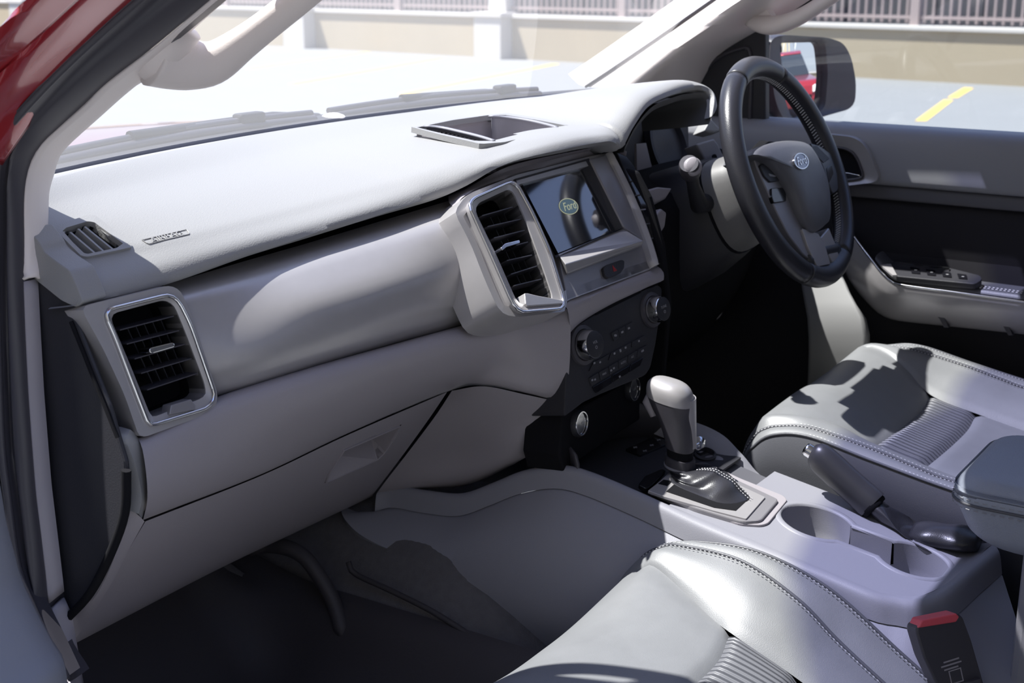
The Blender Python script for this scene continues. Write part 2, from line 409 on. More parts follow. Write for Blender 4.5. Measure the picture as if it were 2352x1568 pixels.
# black rubber seal around the passenger doorway
so_ = [(2, 1010, -.784), (-4, 850, -.781), (-8, 700, -.779), (-9, 560, -.778), (-10, 420, -.778), (-5, 345, -.780), (6, 303, -.783), (41, 255, -.79), (119, 170, -.775), (204, 88, -.76), (300, 0, -.75), (410, -95, -.735), (540, -205, -.715)]
si_ = [(69, 1000, -.772), (62, 900, -.77), (55, 760, -.767), (51, 646, -.764), (52, 540, -.76), (52, 457, -.757), (61, 391, -.75), (85, 340, -.742), (136, 289, -.732), (238, 194, -.717), (340, 116, -.702), (480, 0, -.692), (575, -80, -.682)]
low_o = [(160, 1550, -.80), (123, 1471, -.795), (54, 1330, -.79), (33, 1254, -.788), (16, 1127, -.786)]
low_i = [(170, 1560, -.785), (123, 1471, -.772), (101, 1308, -.772), (92, 1230, -.772), (80, 1134, -.772)]
a = cr([P(x, y, x=X) for x, y, X in low_o+so_], 90); c = cr([P(x, y, x=X) for x, y, X in low_i+si_], 90)
t = thing('door_seal', 'black rubber weather seal around the open passenger doorway', 'seal', a[40])
b = B(); rows = []
for f, h in ((0, -.02), (0, .0), (.10, .010), (.24, .008), (.30, -.002), (.40, .0), (.60, .008), (.86, .006), (1, -.004), (1, -.03)):
    rows.append([p.lerp(q, f)+V((-1, -.35, .1)).normalized()*h for p, q in zip(a, c)])
cols = [cr([r[j] for r in rows], 37) for j in range(90)]
b.grid([[cols[j][i] for j in range(90)] for i in range(37)]); b.build('seal_strip', 'rubber', t, 60)
b = B(); b.tube([p.lerp(q, .16)+V((-1, -.35, .1)).normalized()*.008 for p, q in zip(a, c)], .0045, 10); b.build('outer_bead', 'rubber', t, 180)
# red painted door frame of the body
ro = [(-140, 210), (-75, 145), (0, 74), (80, -6), (170, -92), (300, -210)]
ri = [(-40, 365), (0, 306), (41, 250), (119, 165), (204, 83), (300, -5), (410, -100), (540, -210)]
ro = cr([P(x, y, x=-.86) for x, y in ro], 40); ri = cr([P(x, y, x=X) for (x, y), X in zip(ri, (-.81, -.802, -.792, -.777, -.762, -.752, -.737, -.717))], 40)
rows = []
for f, h in ((0, -.05), (0, 0), (.09, .012), (.20, .012), (.27, .0), (.40, -.006), (.49, .008), (.58, .014), (.70, .012), (.80, -.004), (1, -.01), (1.03, -.03)):
    rows.append([p.lerp(q, f)+V((-.9, -.4, .2)).normalized()*h for p, q in zip(ro, ri)])
cols = [cr([r[j] for r in rows], 45) for j in range(40)]
b = B(); b.grid([[cols[j][i] for j in range(40)] for i in range(45)])
tag(b.build('door_frame', 'red_paint', smooth=60, solid=.003, soff=-1), 'glossy red painted door frame of the car at the upper left', 'car body')
# grey trim of the open passenger door at the lower left
ed = [(-30, 1000), (0, 1095), (18, 1195), (36, 1265), (54, 1330), (84, 1396), (123, 1471), (150, 1516), (160, 1575), (175, 1660)]
e0 = [P(x, y, x=-.855) for x, y in ed]; e1 = [p+V((-.05, -.035, .012)) for p in e0]; e2 = [p+V((-.16, -.06, .0)) for p in e0]
t = thing('passenger_door', 'grey plastic trim of the open passenger door at lower left', 'door', e0[4])
loft('door_card', [[p+V((-.0, .03, 0)) for p in e0], e0, e1, e2], 'door_plastic', t, n=40, sub=3, smooth=60)
b = B(); b.tube([p+V((-.035, -.03, .03)) for p in e2], .018, 10); b.build('door_pocket_edge', 'door_plastic', t, 180)
# bonnet, cowl, wipers
rows = []
for k in range(15):
    t_ = k/14; y = .79+1.06*t_
    rows.append([V((u*.82, y-.12*u*u+.10*t_*0, 1.293-.02*t_-.09*t_**2.2-.05*u*u-.25*max(0, abs(u)-.9))) for u in [i/12-1 for i in range(25)]])
b = B(); b.grid(rows)
tag(b.build('bonnet', 'red_paint', smooth=180, solid=.003), 'red bonnet of the car seen over the wipers', 'bonnet')
b = B(); rows = []
for y, z in ((.022, -.008), (.035, -.002), (.06, .0), (.10, -.003), (.16, -.012), (.20, -.035)): rows.append([wsb(u*.72)+V((0, y, z-.004)) for u in [i/14-1 for i in range(29)]])
b.grid(rows); tag(b.build('cowl_panel', 'black_plastic', smooth=60, solid=.01), 'black plastic cowl panel under the windscreen wipers', 'cowl')
for i, (xa, xb, xp, lab) in enumerate([(-.66, -.04, .02, 'wiper blade nearest the passenger side, with square arm joint'), (.0, .50, .52, 'wiper blade on the driver side behind the dashboard tray')]):
    t = thing('wiper', lab, 'wiper', wsb(xp)+V((0, .05, .01)), 'windscreen wipers')
    pth = [wsb(xa+(xb-xa)*k/12)+V((0, .055, -.006+.004*sin(pi*k/12))) for k in range(13)]
    b = B(); b.tube(pth, .007, 8); b.tube([p+V((0, .006, .009)) for p in pth], .005, 8); b.build('blade', 'rubber', t, 60)
    b = B(); b.tube([wsb(xp)+V((0, .10, -.016)), wsb(xp-.12)+V((0, .085, .0)), wsb((xa+xb)/2-.08)+V((0, .06, .010))], [.012, .009, .006], 8); b.build('arm', 'black_plastic', t, 60)
    b = B(); b.box(wsb((xa+xb)/2+.17)+V((0, .06, .008)), (.05, .02, .016)); b.build('blade_clip', 'black_plastic', t, bevel=.004)
# floor pan, toe board, tunnel and mat of the passenger side; plain pan for the driver
b = B()
b.add([(-.82, -1.64, .50), (.82, -1.64, .50), (.82, .62, .50), (-.82, .62, .50)], [(0, 1, 2, 3)])
b.box((0, .74, .86), (1.56, .04, .72)); b.box((0, .655, 1.24), (1.50, .03, .13)); b.box((0, .70, 1.19), (1.50, .12, .03))
for s in (-1, 1): b.box((s*.79, -.4, .57), (.06, 2.4, .22))
b.box((.80, .60, .95), (.06, .5, .7)); b.box((-.80, .62, .95), (.05, .42, .66))
struct(b.build('wall_front', 'matt_black'))
prof = [(-.76, .66), (-.74, .60), (-.66, .59), (-.42, .59), (-.35, .60), (-.315, .64), (-.285, .695), (-.245, .735), (-.215, .775), (-.15, .80), (0, .80)]
rows = []
for y in (.71, .68, .60, .52, .44, .36, .2, 0, -.3, -.7):
    lift = max(0, (y-.44))*.8
    sk = min(1, max(0, (.22-y)/.25)); rows.append([V((x, y, (z if x < -.33 else z*(1-sk)+.60*sk)+lift*(1 if x < -.3 else .15))) for x, z in prof])
cols = [cr([r[j] for r in rows], 40) for j in range(len(prof))]
b = B(); b.grid([cr([cols[j][i] for j in range(len(prof))], 40) for i in range(40)])
tag(b.build('floor_carpet', 'carpet', smooth=180), 'dark grey carpet of the passenger footwell and tunnel', 'carpet')
# rubber mat with raised rim
t = thing('floor_mat', 'black rubber mat with raised rim in the passenger footwell', 'mat', (-.5, .3, .6))
mp = [(-.735, .640), (-.715, .612), (-.66, .603), (-.42, .603), (-.37, .610), (-.335, .640), (-.300, .695), (-.278, .712), (-.270, .715), (-.268, .706)]
rows = []
for y in (.66, .58, .50, .42, .34, .2, .05, -.1, -.2):
    lift = max(0, (y-.44))*.8; rows.append([V((x, y, z+lift*(1 if x < -.33 else .25))) for x, z in mp])
cols = [cr([r[j] for r in rows], 40) for j in range(len(mp))]
b = B(); b.grid([cr([cols[j][i] for j in range(len(mp))], 50) for i in range(40)]); b.build('mat_tray', 'floor_mat', t, 70)
b = B(); b.tube(cr([P(x, y, x=X) for x, y, X in [(560, 1262, -.33), (612, 1252, -.31), (660, 1258, -.305), (700, 1280, -.30), (732, 1322, -.298), (758, 1366, -.297), (775, 1410, -.30), (790, 1470, -.31)]], 30), [.004]+[.011]*27+[.007, .003], 12, up=(1, 0, 0)); b.build('moulded_ridge', 'floor_mat', t, 180)
b = B(); b.tube(cr([P(x, y, x=-.272) for x, y in [(800, 1290), (815, 1317), (900, 1357), (1000, 1408), (1130, 1490), (1300, 1590)]], 30), .004, 8); b.build('rim_bead', 'floor_mat', t, 180)
b = B()
for k in range(8):
    x = -.68+.035*k; b.tube([V((x, y, .606)) for y in (-.12, .1, .32)], .004, 6)
b.build('tread_ribs', 'floor_mat', t, 60)
# the open passenger door, swung out past the left edge of the picture, and the side rails of the roof
dv_ = V((-sin(radians(68)), -cos(radians(68)), 0)); hx = V((-.925, .47, 0)); dn_ = V((-dv_.y, dv_.x, 0))
t2 = bpy.data.objects['passenger_door']
b = B(); L = [(0, .60), (.95, .62), (1.02, .9), (1.02, 1.28), (0, 1.27)]
b.prism([hx+dv_*u+V((0, 0, z)) for u, z in L], dn_, -.05, .07); b.build('door_shell', 'door_plastic', t2, bevel=.01)
b = B(); b.tube([hx+dv_*u+V((0, 0, z)) for u, z in ((.05, 1.27), (.42, 1.62), (.60, 1.70), (.96, 1.70), (1.0, 1.28))], .022, 8); b.build('window_frame', 'matt_black', t2, 60)
for s_, nm in ((-1, 'trim_6'), (1, 'trim_7')):
    b = B(); rows = []
    for y, x, z in ((.16, .635, 1.535), (.02, .615, 1.625), (-.10, .60, 1.69), (-.30, .60, 1.70), (-.9, .60, 1.70), (-1.6, .60, 1.69)):
        rows.append([V((s_*(x+dx), y+dx*.15, z+dz)) for dx, dz in ((-.03, .03), (.0, -.005), (.05, -.02), (.10, -.015), (.15, .01), (.13, .06))])
    b.grid(rows); struct(b.build(nm, 'cream', smooth=60, solid=.01))
# ------------------------------------------------------------------ dashboard
from mathutils.bvhtree import BVHTree
def bvh(o):
    me = o.data; return BVHTree.FromPolygons([v.co for v in me.vertices], [list(p.vertices) for p in me.polygons])
def hit(t, px, py, h=0):
    v = ray(px, py).normalized(); l, n, i, d = t.ray_cast(CC, v)
    if l is None: return None, None
    if n.dot(v) > 0: n = -n
    return l+n*h, n
def ys(L): return [P(x, y, y=Y) for x, y, Y in L]
def inpoly(p, poly):
    c = False; n = len(poly)
    for i in range(n):
        a, d = poly[i], poly[i-1]
        if (a.y > p.y) != (d.y > p.y) and p.x < (d.x-a.x)*(p.y-a.y)/(d.y-a.y)+a.x: c = not c
    return c
dash = thing('dashboard', 'grey car dashboard with silver trim, screen and air vents', 'dashboard', (0, .25, 1.2))
K0 = [wsb(x)+V((0, .006, -.006)) for x in (-.72, -.6, -.45, -.3, -.15, 0, .15, .3, .45, .6, .72)]
K1 = ys([(152, 624, .31), (163, 620, .305), (289, 588, .30), (442, 552, .285), (700, 486, .262), (880, 436, .235), (972, 408, .215), (1108, 364, .185), (1278, 316, .165), (1370, 302, .163), (1404, 292, .163), (1432, 259, .165), (1463, 220, .170), (1505, 199, .17), (1547, 187, .168), (1586, 186, .165), (1618, 197, .160), (1634, 211, .150), (1642, 232, .142)])
K2 = ys([(182, 692, .281), (190, 694, .278), (374, 652, .27), (560, 588, .255), (700, 545, .24), (880, 490, .215), (1000, 455, .195), (1071, 425, .178), (1169, 374, .16), (1300, 345, .148), (1380, 330, .145), (1405, 329, .145), (1430, 339, .145), (1453, 297, .148), (1488, 248, .152), (1533, 224, .152), (1582, 210, .155), (1610, 208, .152), (1632, 217, .142), (1640, 233, .132), (1634, 268, .128)])
N = 150
r0, r1, r2 = cr(K0, N), cr(K1, N), cr(K2, N)
# bring the three key lines to common stations across the car
def station(row, xs):
    out = []; j = 0
    for x in xs:
        while j < len(row)-2 and row[j+1].x < x: j += 1
        a, c = row[j], row[j+1]; q = min(1.3, max(-.5, (x-a.x)/max(c.x-a.x, 1e-6))); out.append(a.lerp(c, q))
    return out
q0 = station(r0, [p.x for p in r1])
back = [p+V((0, .02, -.03)) for p in q0]
m1 = [a.lerp(c, .33)+V((0, 0, .001)) for a, c in zip(q0, r1)]
m2 = [a.lerp(c, .66)+V((0, 0, .004)) for a, c in zip(q0, r1)]
m3 = [a.lerp(c, .92)+V((0, 0, .003)) for a, c in zip(q0, r1)]
lip = [a.lerp(c, .55)+V((0, -.006, .002)) for a, c in zip(r1, r2)]
u1 = [c+(V((0, .012, -.005)) if c.x < .11 else V((0, .004, -.002))) for c in r2]; u2 = [c+(V((0, .045, -.012)) if c.x < .11 else V((0, .012, -.004))) for c in r2]
R = [back, q0, m1, m2, m3, r1, lip, r2, u1, u2]
cols = [cr([r[j] for r in R], 60) for j in range(N)]
PADR = [[cols[j][i] for j in range(N)] for i in range(60)]
PADR = [cr(r, 260) for r in PADR]
tb = B(); tb.grid(PADR); PT = BVHTree.FromPolygons([V(v) for v in tb.v], tb.f)
def ph(px, py, h=0):
    l, n = hit(PT, px, py, h); return l
TRP = Pl((0, .30, 1.338), (0, -.09, 1))
tray_out = [(945, 294), (1050, 274), (1162, 261), (1250, 275), (1322, 292), (1320, 298), (1240, 310), (1157, 329), (1104, 333), (1010, 311)]
tray_in = [(958, 295), (1040, 278), (1119, 267), (1160, 266), (1235, 278), (1302, 291), (1240, 302), (1186, 313), (1128, 326), (1092, 326), (1020, 310)]
dem_out = [(122, 530), (132, 520), (203, 498), (216, 499), (300, 563), (300, 572), (199, 594), (184, 592)]
dem_in = [(142, 535), (150, 528), (199, 513), (214, 515), (281, 564), (266, 574), (198, 588), (185, 584)]
trw = [TRP.at(x, y) for x, y in tray_in]; dmw = [ph(x, y) for x, y in dem_in]
fs = []
for f in tb.f:
    c = sum((V(tb.v[i]) for i in f), V((0, 0, 0)))/4
    if inpoly(c, trw) or inpoly(c, dmw): continue
    fs.append(f)
tb.f = fs; tb.mi = [0]*len(fs)
pad = tb.build('upper_pad', 'dash_plastic', dash, smooth=55)
# left end of the pad, closing it towards the pillar
b = B(); b.prism(rc([P(x, y, x=-.746) for x, y in [(60, 520), (92, 560), (100, 578), (128, 600), (160, 622), (176, 655), (191, 694), (174, 706), (140, 690), (78, 640), (60, 620)]], .004), (-1, 0, 0), -.03, .0)
b.build('pad_end', 'dash_plastic', dash, bevel=.004)
# tray on top
tr = B(); o_, i_ = lin(TRP.pts(tray_out), 80, True), lin(TRP.pts(tray_in), 80, True)
n_ = TRP.n
tr.ring(lin(TRP.pts(tray_out, .001), 80, True), lin(TRP.pts([(x, y) for x, y in tray_in], .001), 80, True), n_, -.006, .0015)
tray = tr.build('storage_tray', 'dash_plastic', dash, 40)
b = B(); ii = lin(TRP.pts(tray_in), 60, True)
b.grid([ii, [p-n_*.02 for p in ii], [p-n_*.042 for p in shrink(ii, .97)], [p-n_*.045 for p in shrink(ii, .9)], [p-n_*.045 for p in shrink(ii, .02)]], True)
b.build('tray_pocket', 'lower_plastic', tray, 40)
for L in ([(971, 293), (1010, 296), (1060, 307), (1100, 317), (1132, 327)], [(1121, 270), (1160, 272), (1210, 279), (1250, 288), (1278, 296)]):
    b = B(); pth = cr(TRP.pts(L, .001), 16)
    b.grid([[p+V((0, 0, .002)) for p in pth], [p+V((.004, 0, .0035)) for p in pth], [p+V((.008, 0, .001)) for p in pth], [p+V((.009, .0, -.040)) for p in pth]])
    b.build('tray_rail', 'console_plastic', tray, 60, solid=.003)
for L0, L1 in (([(968, 296), (1010, 300), (1060, 311), (1122, 327)], [(985, 300), (1020, 310), (1060, 320), (1092, 327)]), ([(1165, 267), (1205, 273), (1250, 282), (1290, 292)], [(1172, 271), (1205, 276), (1250, 286), (1282, 293)])):
    b = B()
    A = cr(TRP.pts(L0, -.004), 15); C_ = cr(TRP.pts(L1, -.004), 15)
    for k in range(14): b.tube([A[k], C_[k+1]], .0009, 5); b.tube([A[k+1], C_[k]], .0009, 5)
    b.build('mesh_strip', 'rubber', tray)
    b = B(); b.grid([[p-n_*.008 for p in A], [p-n_*.008 for p in C_]]); b.build('mesh_backing', 'matt_black', tray, solid=.001)
b = B(); c = P(766, 275, z=1.328); b.lathe(c, (0, 0, 1), [(.020, -.004), (.020, .002), (.016, .007), (.008, .010), (.001, .011)], 24); b.build('light_sensor', 'cream', dash, 60)
# demister outlet
do, di = [ph(x, y, .001) for x, y in dem_out], [ph(x, y, .001) for x, y in dem_in]
dn = (do[2]-do[0]).cross(do[-1]-do[0]).normalized(); dn = dn if dn.z > 0 else -dn
b = B(); b.ring(lin(do, 64, True), lin(di, 64, True), dn, -.008, .002); dv = b.build('demister_vent', 'dash_plastic', dash, 40)
b = B(); ii = lin([p-dn*.004 for p in di], 40, True)
b.grid([ii, [p-dn*.035 for p in ii], [p-dn*.036 for p in shrink(ii, .02)]], True); b.build('vent_duct', 'matt_black', dv)
for a, c in (((147, 538), (199, 588)), ((162, 532), (222, 583)), ((180, 524), (241, 578)), ((195, 519), (262, 573))):
    p, q = ph(*a), ph(*c); d_ = (q-p).normalized(); s = d_.cross(dn)*.0013
    b = B(); b.prism([p-s, p+s, q+s, q-s], dn, -.014, -.0005); b.build('slat', 'dash_plastic', dv)
# embossed lettering
ab = [ph(x, y, .0006) for x, y in [(326, 552), (428, 528), (436, 538), (340, 561)]]
an = (ab[1]-ab[0]).cross(ab[3]-ab[0]).normalized(); an = an if an.z > 0 else -an
b = B(); b.tube([p+an*.0001 for p in lin(ab, 40, True)], .0005, 6, closed=True); al = b.build('airbag_plate', 'dash_plastic', dash)
text('airbag_lettering', 'AIRBAG', .0118, (ab[0]+ab[1]+ab[2]+ab[3])/4+an*.0002, ab[1]-ab[0], ab[0]-ab[3], 'dash_plastic', al, .00025)
# silver trim board between the vents
TRAW = [L for L in (
    [(375, 655, .30), (560, 600, .29), (700, 560, .275), (900, 500, .245), (1050, 455, .215)],
    [(400, 685, .268), (560, 635, .258), (700, 592, .242), (900, 532, .212), (1050, 490, .178)],
    [(425, 725, .258), (560, 680, .246), (700, 640, .228), (900, 580, .197), (1070, 530, .160)],
    [(440, 796, .248), (600, 745, .232), (740, 700, .214), (920, 650, .182), (1100, 600, .143)],
    [(465, 852, .242), (605, 803, .228), (800, 741, .206), (950, 700, .178), (1120, 655, .140)],
    [(478, 878, .245), (605, 838, .231), (800, 776, .210), (950, 735, .184), (1130, 688, .145)],
    [(485, 910, .252), (605, 876, .240), (800, 816, .220), (950, 774, .195), (1140, 726, .157)],
    [(488, 917, .278), (605, 882, .270), (800, 822, .25), (950, 780, .225), (1142, 732, .187)])]
def taper(px): return max(.0, min(1, (px-470)/220))*max(0, min(1, (1120-px)/260))
TPX = [[p[0] for p in L] for L in TRAW]
T = [ys([(x, y, Y+o*taper(x)) for x, y, Y in L]) for L, o in zip(TRAW, (0, -.004, -.009, -.020, -.025, -.026, -.025, -.02))]
loft('trim_board', T, 'satin_silver', dash, n=70, sub=4, smooth=50)
# padded lower half
LRAW = [L for L in (
    [(316, 1002, .27), (500, 909, .262), (700, 844, .25), (900, 789, .225), (1135, 727, .175), (1200, 729, .15), (1302, 699, .115)],
    [(318, 1008, .250), (500, 915, .238), (700, 850, .222), (900, 795, .198), (1135, 733, .147), (1200, 735, .122), (1306, 704, .088)],
    [(328, 1035, .238), (500, 945, .226), (700, 876, .211), (900, 820, .187), (1130, 757, .137), (1200, 748, .114), (1310, 735, .083)],
    [(337, 1100, .236), (520, 1000, .226), (720, 925, .211), (920, 855, .187), (1130, 800, .140), (1210, 800, .112), (1310, 800, .083)],
    [(338, 1150, .245), (560, 1050, .236), (760, 965, .222), (960, 890, .197), (1120, 845, .155), (1210, 850, .117), (1306, 865, .085)],
    [(330, 1188, .264), (600, 1083, .256), (800, 989, .244), (1030, 891, .218), (1115, 879, .167), (1205, 896, .124), (1298, 919, .094)],
    [(328, 1194, .285), (600, 1089, .278), (800, 995, .264), (1034, 897, .238), (1115, 886, .187), (1205, 903, .144), (1298, 926, .11)])]
Lr = [ys([(x, y, Y+o*taper(x-60)*(x > 340)) for x, y, Y in L]) for L, o in zip(LRAW, (-.02, -.024, -.026, -.022, -.012, -.002, 0))]
loft('lower_pad', Lr, 'lower_plastic', dash, n=80, sub=4, smooth=60)
# its sunlit left end
E0 = [P(x, y, x=X) for x, y, X in [(318, 1006, -.700), (337, 1025, -.698), (343, 1075, -.694), (342, 1120, -.693), (336, 1160, -.694), (325, 1193, -.698)]]
E1 = [P(x, y, x=X) for x, y, X in [(296, 985, -.722), (276, 1006, -.735), (298, 1062, -.728), (312, 1105, -.722), (318, 1140, -.720), (312, 1177, -.722)]]
loft('pad_end_cap', [E0, [p.lerp(q, .5)+V((-.002, -.004, .002)) for p, q in zip(E0, E1)], E1, [q+V((.0, .03, .0)) for q in E1]], 'dash_plastic', dash, n=30, sub=2, smooth=60)
# glove box
G = [ys(L) for L in (
    [(334, 1197, .274), (600, 1092, .268), (800, 998, .256), (1027, 900, .232)],
    [(296, 1262, .298), (560, 1150, .292), (770, 1050, .282), (985, 962, .272)],
    [(250, 1350, .340), (530, 1225, .335), (735, 1128, .328), (925, 1045, .322)],
    [(172, 1470, .392), (500, 1302, .392), (700, 1207, .392), (860, 1132, .388)],
    [(176, 1474, .44), (500, 1306, .44), (700, 1211, .44), (862, 1136, .43)])]
gb = loft('glovebox', G, 'lower_plastic', dash, n=60, sub=5, smooth=50); gbt = bvh(gb)
S0 = [P(x, y, x=-.704) for x, y in [(332, 1197), (296, 1262), (250, 1350), (171, 1471)]]
S1 = [P(x, y, x=-.722) for x, y in [(300, 1168), (268, 1262), (218, 1362), (160, 1420)]]
loft('glovebox_side', [S0, S1, [p+V((0, .03, 0)) for p in S1]], 'lower_plastic', gb, n=30, sub=2, smooth=60)
hq = [(788, 1032), (921, 975), (910, 1000), (884, 1038), (867, 1054), (746, 1108), (752, 1090), (758, 1080)]
hw_ = [hit(gbt, x, y)[0] for x, y in hq]; gp = Pl.of(hw_[0], hw_[1], hw_[5]); n_ = gp.n
hw_ = gp.pts(hq)
me = gb.data; bm = bmesh.new(); bm.from_mesh(me); pj = lambda p: V((p.x, p.z, 0))
bmesh.ops.subdivide_edges(bm, edges=[e for e in bm.edges if any((v.co-hw_[3]).length < .16 for v in e.verts)], cuts=3, use_grid_fill=True)
pq = [V((p.x, p.z)) for p in hw_]
bmesh.ops.delete(bm, geom=[f for f in bm.faces if inpoly(V((f.calc_center_median().x, f.calc_center_median().z)), pq)], context='FACES'); bm.to_mesh(me); bm.free()
A, Bq, B2, D1, E1_, F1, C2, C1 = hw_
b = B(); b.ring(lin(hw_, 60, True), lin(shrink(hw_, .95), 60, True), n_, -.012, .0022)
iA, iB, iB2, iD, iE, iF, iC2, iC = [p+n_*.001 for p in shrink(hw_, .95)]
mD, mC = iD-n_*.030, iC-n_*.030
b.add([iA, iB, iB2, iD, iE, iF, iC2, iC, mD, mC], [(0, 1, 8, 9), (9, 8, 4, 5), (1, 2, 3, 8), (3, 4, 8), (0, 9, 7), (7, 9, 6), (6, 9, 5)])
b.build('glovebox_handle', 'lower_plastic', gb, bevel=.0008)
# knee panel between glove box and console
Nn = [ys(L) for L in (
    [(1038, 897, .23), (1112, 887, .172), (1203, 905, .129), (1297, 926, .098)],
    [(1000, 955, .262), (1100, 950, .198), (1200, 965, .145), (1291, 975, .102)],
    [(940, 1035, .315), (1060, 1035, .245), (1175, 1030, .165), (1255, 1020, .126)],
    [(866, 1132, .38), (960, 1118, .32), (1080, 1107, .245), (1190, 1060, .170)],
    [(880, 1134, .42), (960, 1120, .37), (1080, 1109, .30), (1180, 1066, .22)])]
loft('knee_panel', Nn, 'lower_plastic', dash, n=50, sub=5, smooth=50)
# dark end of the dashboard beside the door
b = B(); ep = [P(x, y, x=-.742) for x, y in [(70, 640), (110, 640), (186, 694), (168, 722), (250, 930), (272, 1006), (288, 1060), (292, 1100), (284, 1178), (252, 1266), (205, 1362), (145, 1425), (128, 1370), (92, 1000)]]
b.prism(ep, (-1, 0, 0), -.006, 0); b.build('end_panel', 'black_plastic', dash, bevel=.004)
b = B(); b.tube(cr([P(x, y, x=-.744) for x, y in [(163, 738), (200, 830), (236, 920), (270, 1005)]], 14), .0022, 6)
b.tube(cr([P(x, y, x=-.744) for x, y in [(290, 1080), (286, 1178), (252, 1275), (206, 1363), (154, 1420)]], 20), .005, 8); b.build('edge_bead', 'matt_black', dash, 60)

# ---- air vents
def air_vent(pl, outer, inner, slat_lines, tab, wheel, label=None, nv=5, depth=.045, flap=None):
    n = pl.n
    o = lin(rc(pl.pts(outer), .012), 72, True); i = lin(rc(pl.pts(inner), .010), 72, True)
    b = B(); b.ring(o, i, n, -.01, .004, -.03, .0); fr = b.build('air_vent', 'satin_silver', dash, 40)
    if label: fr['label'] = label
    b = B(); oo = lin(rc(pl.pts(outer, .004), .012), 60, True); b.tube(oo, .0022, 8, closed=True); b.build('chrome_rim', 'chrome', fr, 60)
    b = B(); ii = [p-n*.002 for p in i]; b.grid([ii, [p-n*depth for p in ii], [p-n*(depth+.002) for p in shrink(ii, .02)]], True); b.build('vent_cavity', 'matt_black', fr)
    for (a, c) in slat_lines:
        p, q = pl.at(*a, -.010), pl.at(*c, -.010); up = (q-p).cross(n).normalized()
        if up.z < 0: up = -up
        b = B(); pr = [p+n*.006-up*.0006, p+n*.006+up*.0006, p-n*.016+up*.0015, p-n*.016-up*.0005]
        q2 = [v+(q-p) for v in pr]; b.add(pr+q2, [(0, 1, 2, 3), (4, 7, 6, 5), (0, 4, 5, 1), (1, 5, 6, 2), (2, 6, 7, 3), (3, 7, 4, 0)]); b.build('slat', 'rubber', fr)
    a0, a1 = slat_lines[0]; z0, z1 = slat_lines[-1]
    for k in range(nv):
        f = (k+.8)/(nv+.5)
        p = pl.at(a0[0]+(a1[0]-a0[0])*f, a0[1]+(a1[1]-a0[1])*f, -.03); q = pl.at(z0[0]+(z1[0]-z0[0])*f, z0[1]+(z1[1]-z0[1])*f, -.03)
        b = B(); s = V((.0007, 0, 0)); b.prism([p-s, p+s, q+s, q-s], n, -.010, .008); b.build('vane', 'black_plastic', fr)
    tp = pl.pts(tab, .004); b = B(); b.prism(rc(tp, .002), n, -.014, .004); b.build('slider_tab', 'chrome', fr, bevel=.001)
    b = B(); b.prism(pl.pts(wheel[0], .001), n, -.012, .004); b.build('thumb_wheel', wheel[1], fr, bevel=.001)
    if flap:
        b = B(); b.prism(pl.pts(flap, -.004), n, -.02, .0); b.build('closing_flap', 'dark_satin', fr, bevel=.001)
    return fr
VL = Pl.of(P(240, 706, x=-.722), P(400, 676, x=-.640), P(345, 980, x=-.698))
b = B(); n_ = VL.n
bz = rc(VL.pts([(181, 704), (388, 655), (412, 666), (440, 730), (498, 905), (494, 934), (470, 952), (331, 1003), (316, 1000), (283, 905), (234, 800)]), .010)
inn = rc(VL.pts([(236, 712), (388, 674), (412, 690), (440, 745), (494, 905), (490, 925), (474, 940), (350, 978), (338, 972), (292, 850), (262, 770)]), .010)
b.ring(lin(bz, 90, True), lin(inn, 90, True), n_, -.05, .002); b.build('vent_surround', 'satin_silver', dash, 40)
air_vent(VL, [(237, 713), (388, 676), (410, 690), (438, 745), (493, 905), (489, 923), (474, 938), (350, 976), (340, 972), (293, 850), (263, 770)],
         [(250, 722), (378, 688), (400, 700), (425, 760), (470, 880), (474, 905), (462, 915), (352, 958), (344, 950), (300, 840)],
         [((268, 758), (392, 726)), ((284, 790), (404, 759)), ((302, 824), (418, 790)), ((317, 857), (433, 823)), ((331, 895), (446, 857))],
         [(338, 800), (345, 797), (392, 786), (397, 790), (396, 797), (345, 812), (339, 810)],
         ([(384, 952), (388, 930), (434, 916), (444, 930), (444, 940)], 'dark_satin'), nv=6, label='vent with dark slats at the passenger door end')
# centre stack
SP = Pl.of(P(1195, 410, x=-.12), P(1350, 370, x=.06), P(1280, 580, x=-.12))
n_ = SP.n
fo_ = (rc(SP.pts([(1043, 487), (1072, 446), (1188, 401), (1350, 360), (1404, 349), (1436, 376), (1488, 478), (1519, 596), (1508, 613), (1302, 690), (1298, 715), (1192, 728), (1150, 722), (1112, 640), (1082, 560)], -.003), [.01, .02, .004, .004, .004, .006, .03, .03, .006, .004, .004, .01, .02, .05, .05], 6))
fi_ = SP.pts([(1080, 472), (1092, 459), (1180, 421), (1196, 411), (1350, 367), (1398, 354), (1420, 390), (1450, 450), (1480, 530), (1498, 585), (1420, 620), (1300, 668), (1290, 700), (1200, 712), (1182, 700), (1130, 590)], -.003)
fo2 = lin(fo_, 120, True); fc_ = sum(fo2, V((0, 0, 0)))/len(fo2)
fi2 = inset(fo2, .013); fi2 = fi2 if (fi2[0]-fc_).length < (fo2[0]-fc_).length else inset(fo2, -.013)
b = B(); b.ring(fo2, fi2, n_, -.06, 0, -.05, 0)
fascia = b.build('centre_fascia', 'satin_silver', dash, 30)
b = B(); b.prism(SP.pts([(1052, 492), (1084, 466), (1130, 580), (1186, 708), (1160, 722), (1114, 640), (1086, 560)], -.005), n_, -.02, 0); b.build('vent_side_trim', 'satin_silver', fascia)
b = B(); b.prism(SP.pts([(1284, 584), (1432, 524), (1480, 556), (1516, 600), (1506, 612), (1302, 690), (1298, 660)], -.003), n_, -.03, 0); b.build('lower_fascia', 'dark_satin', fascia, bevel=.001)
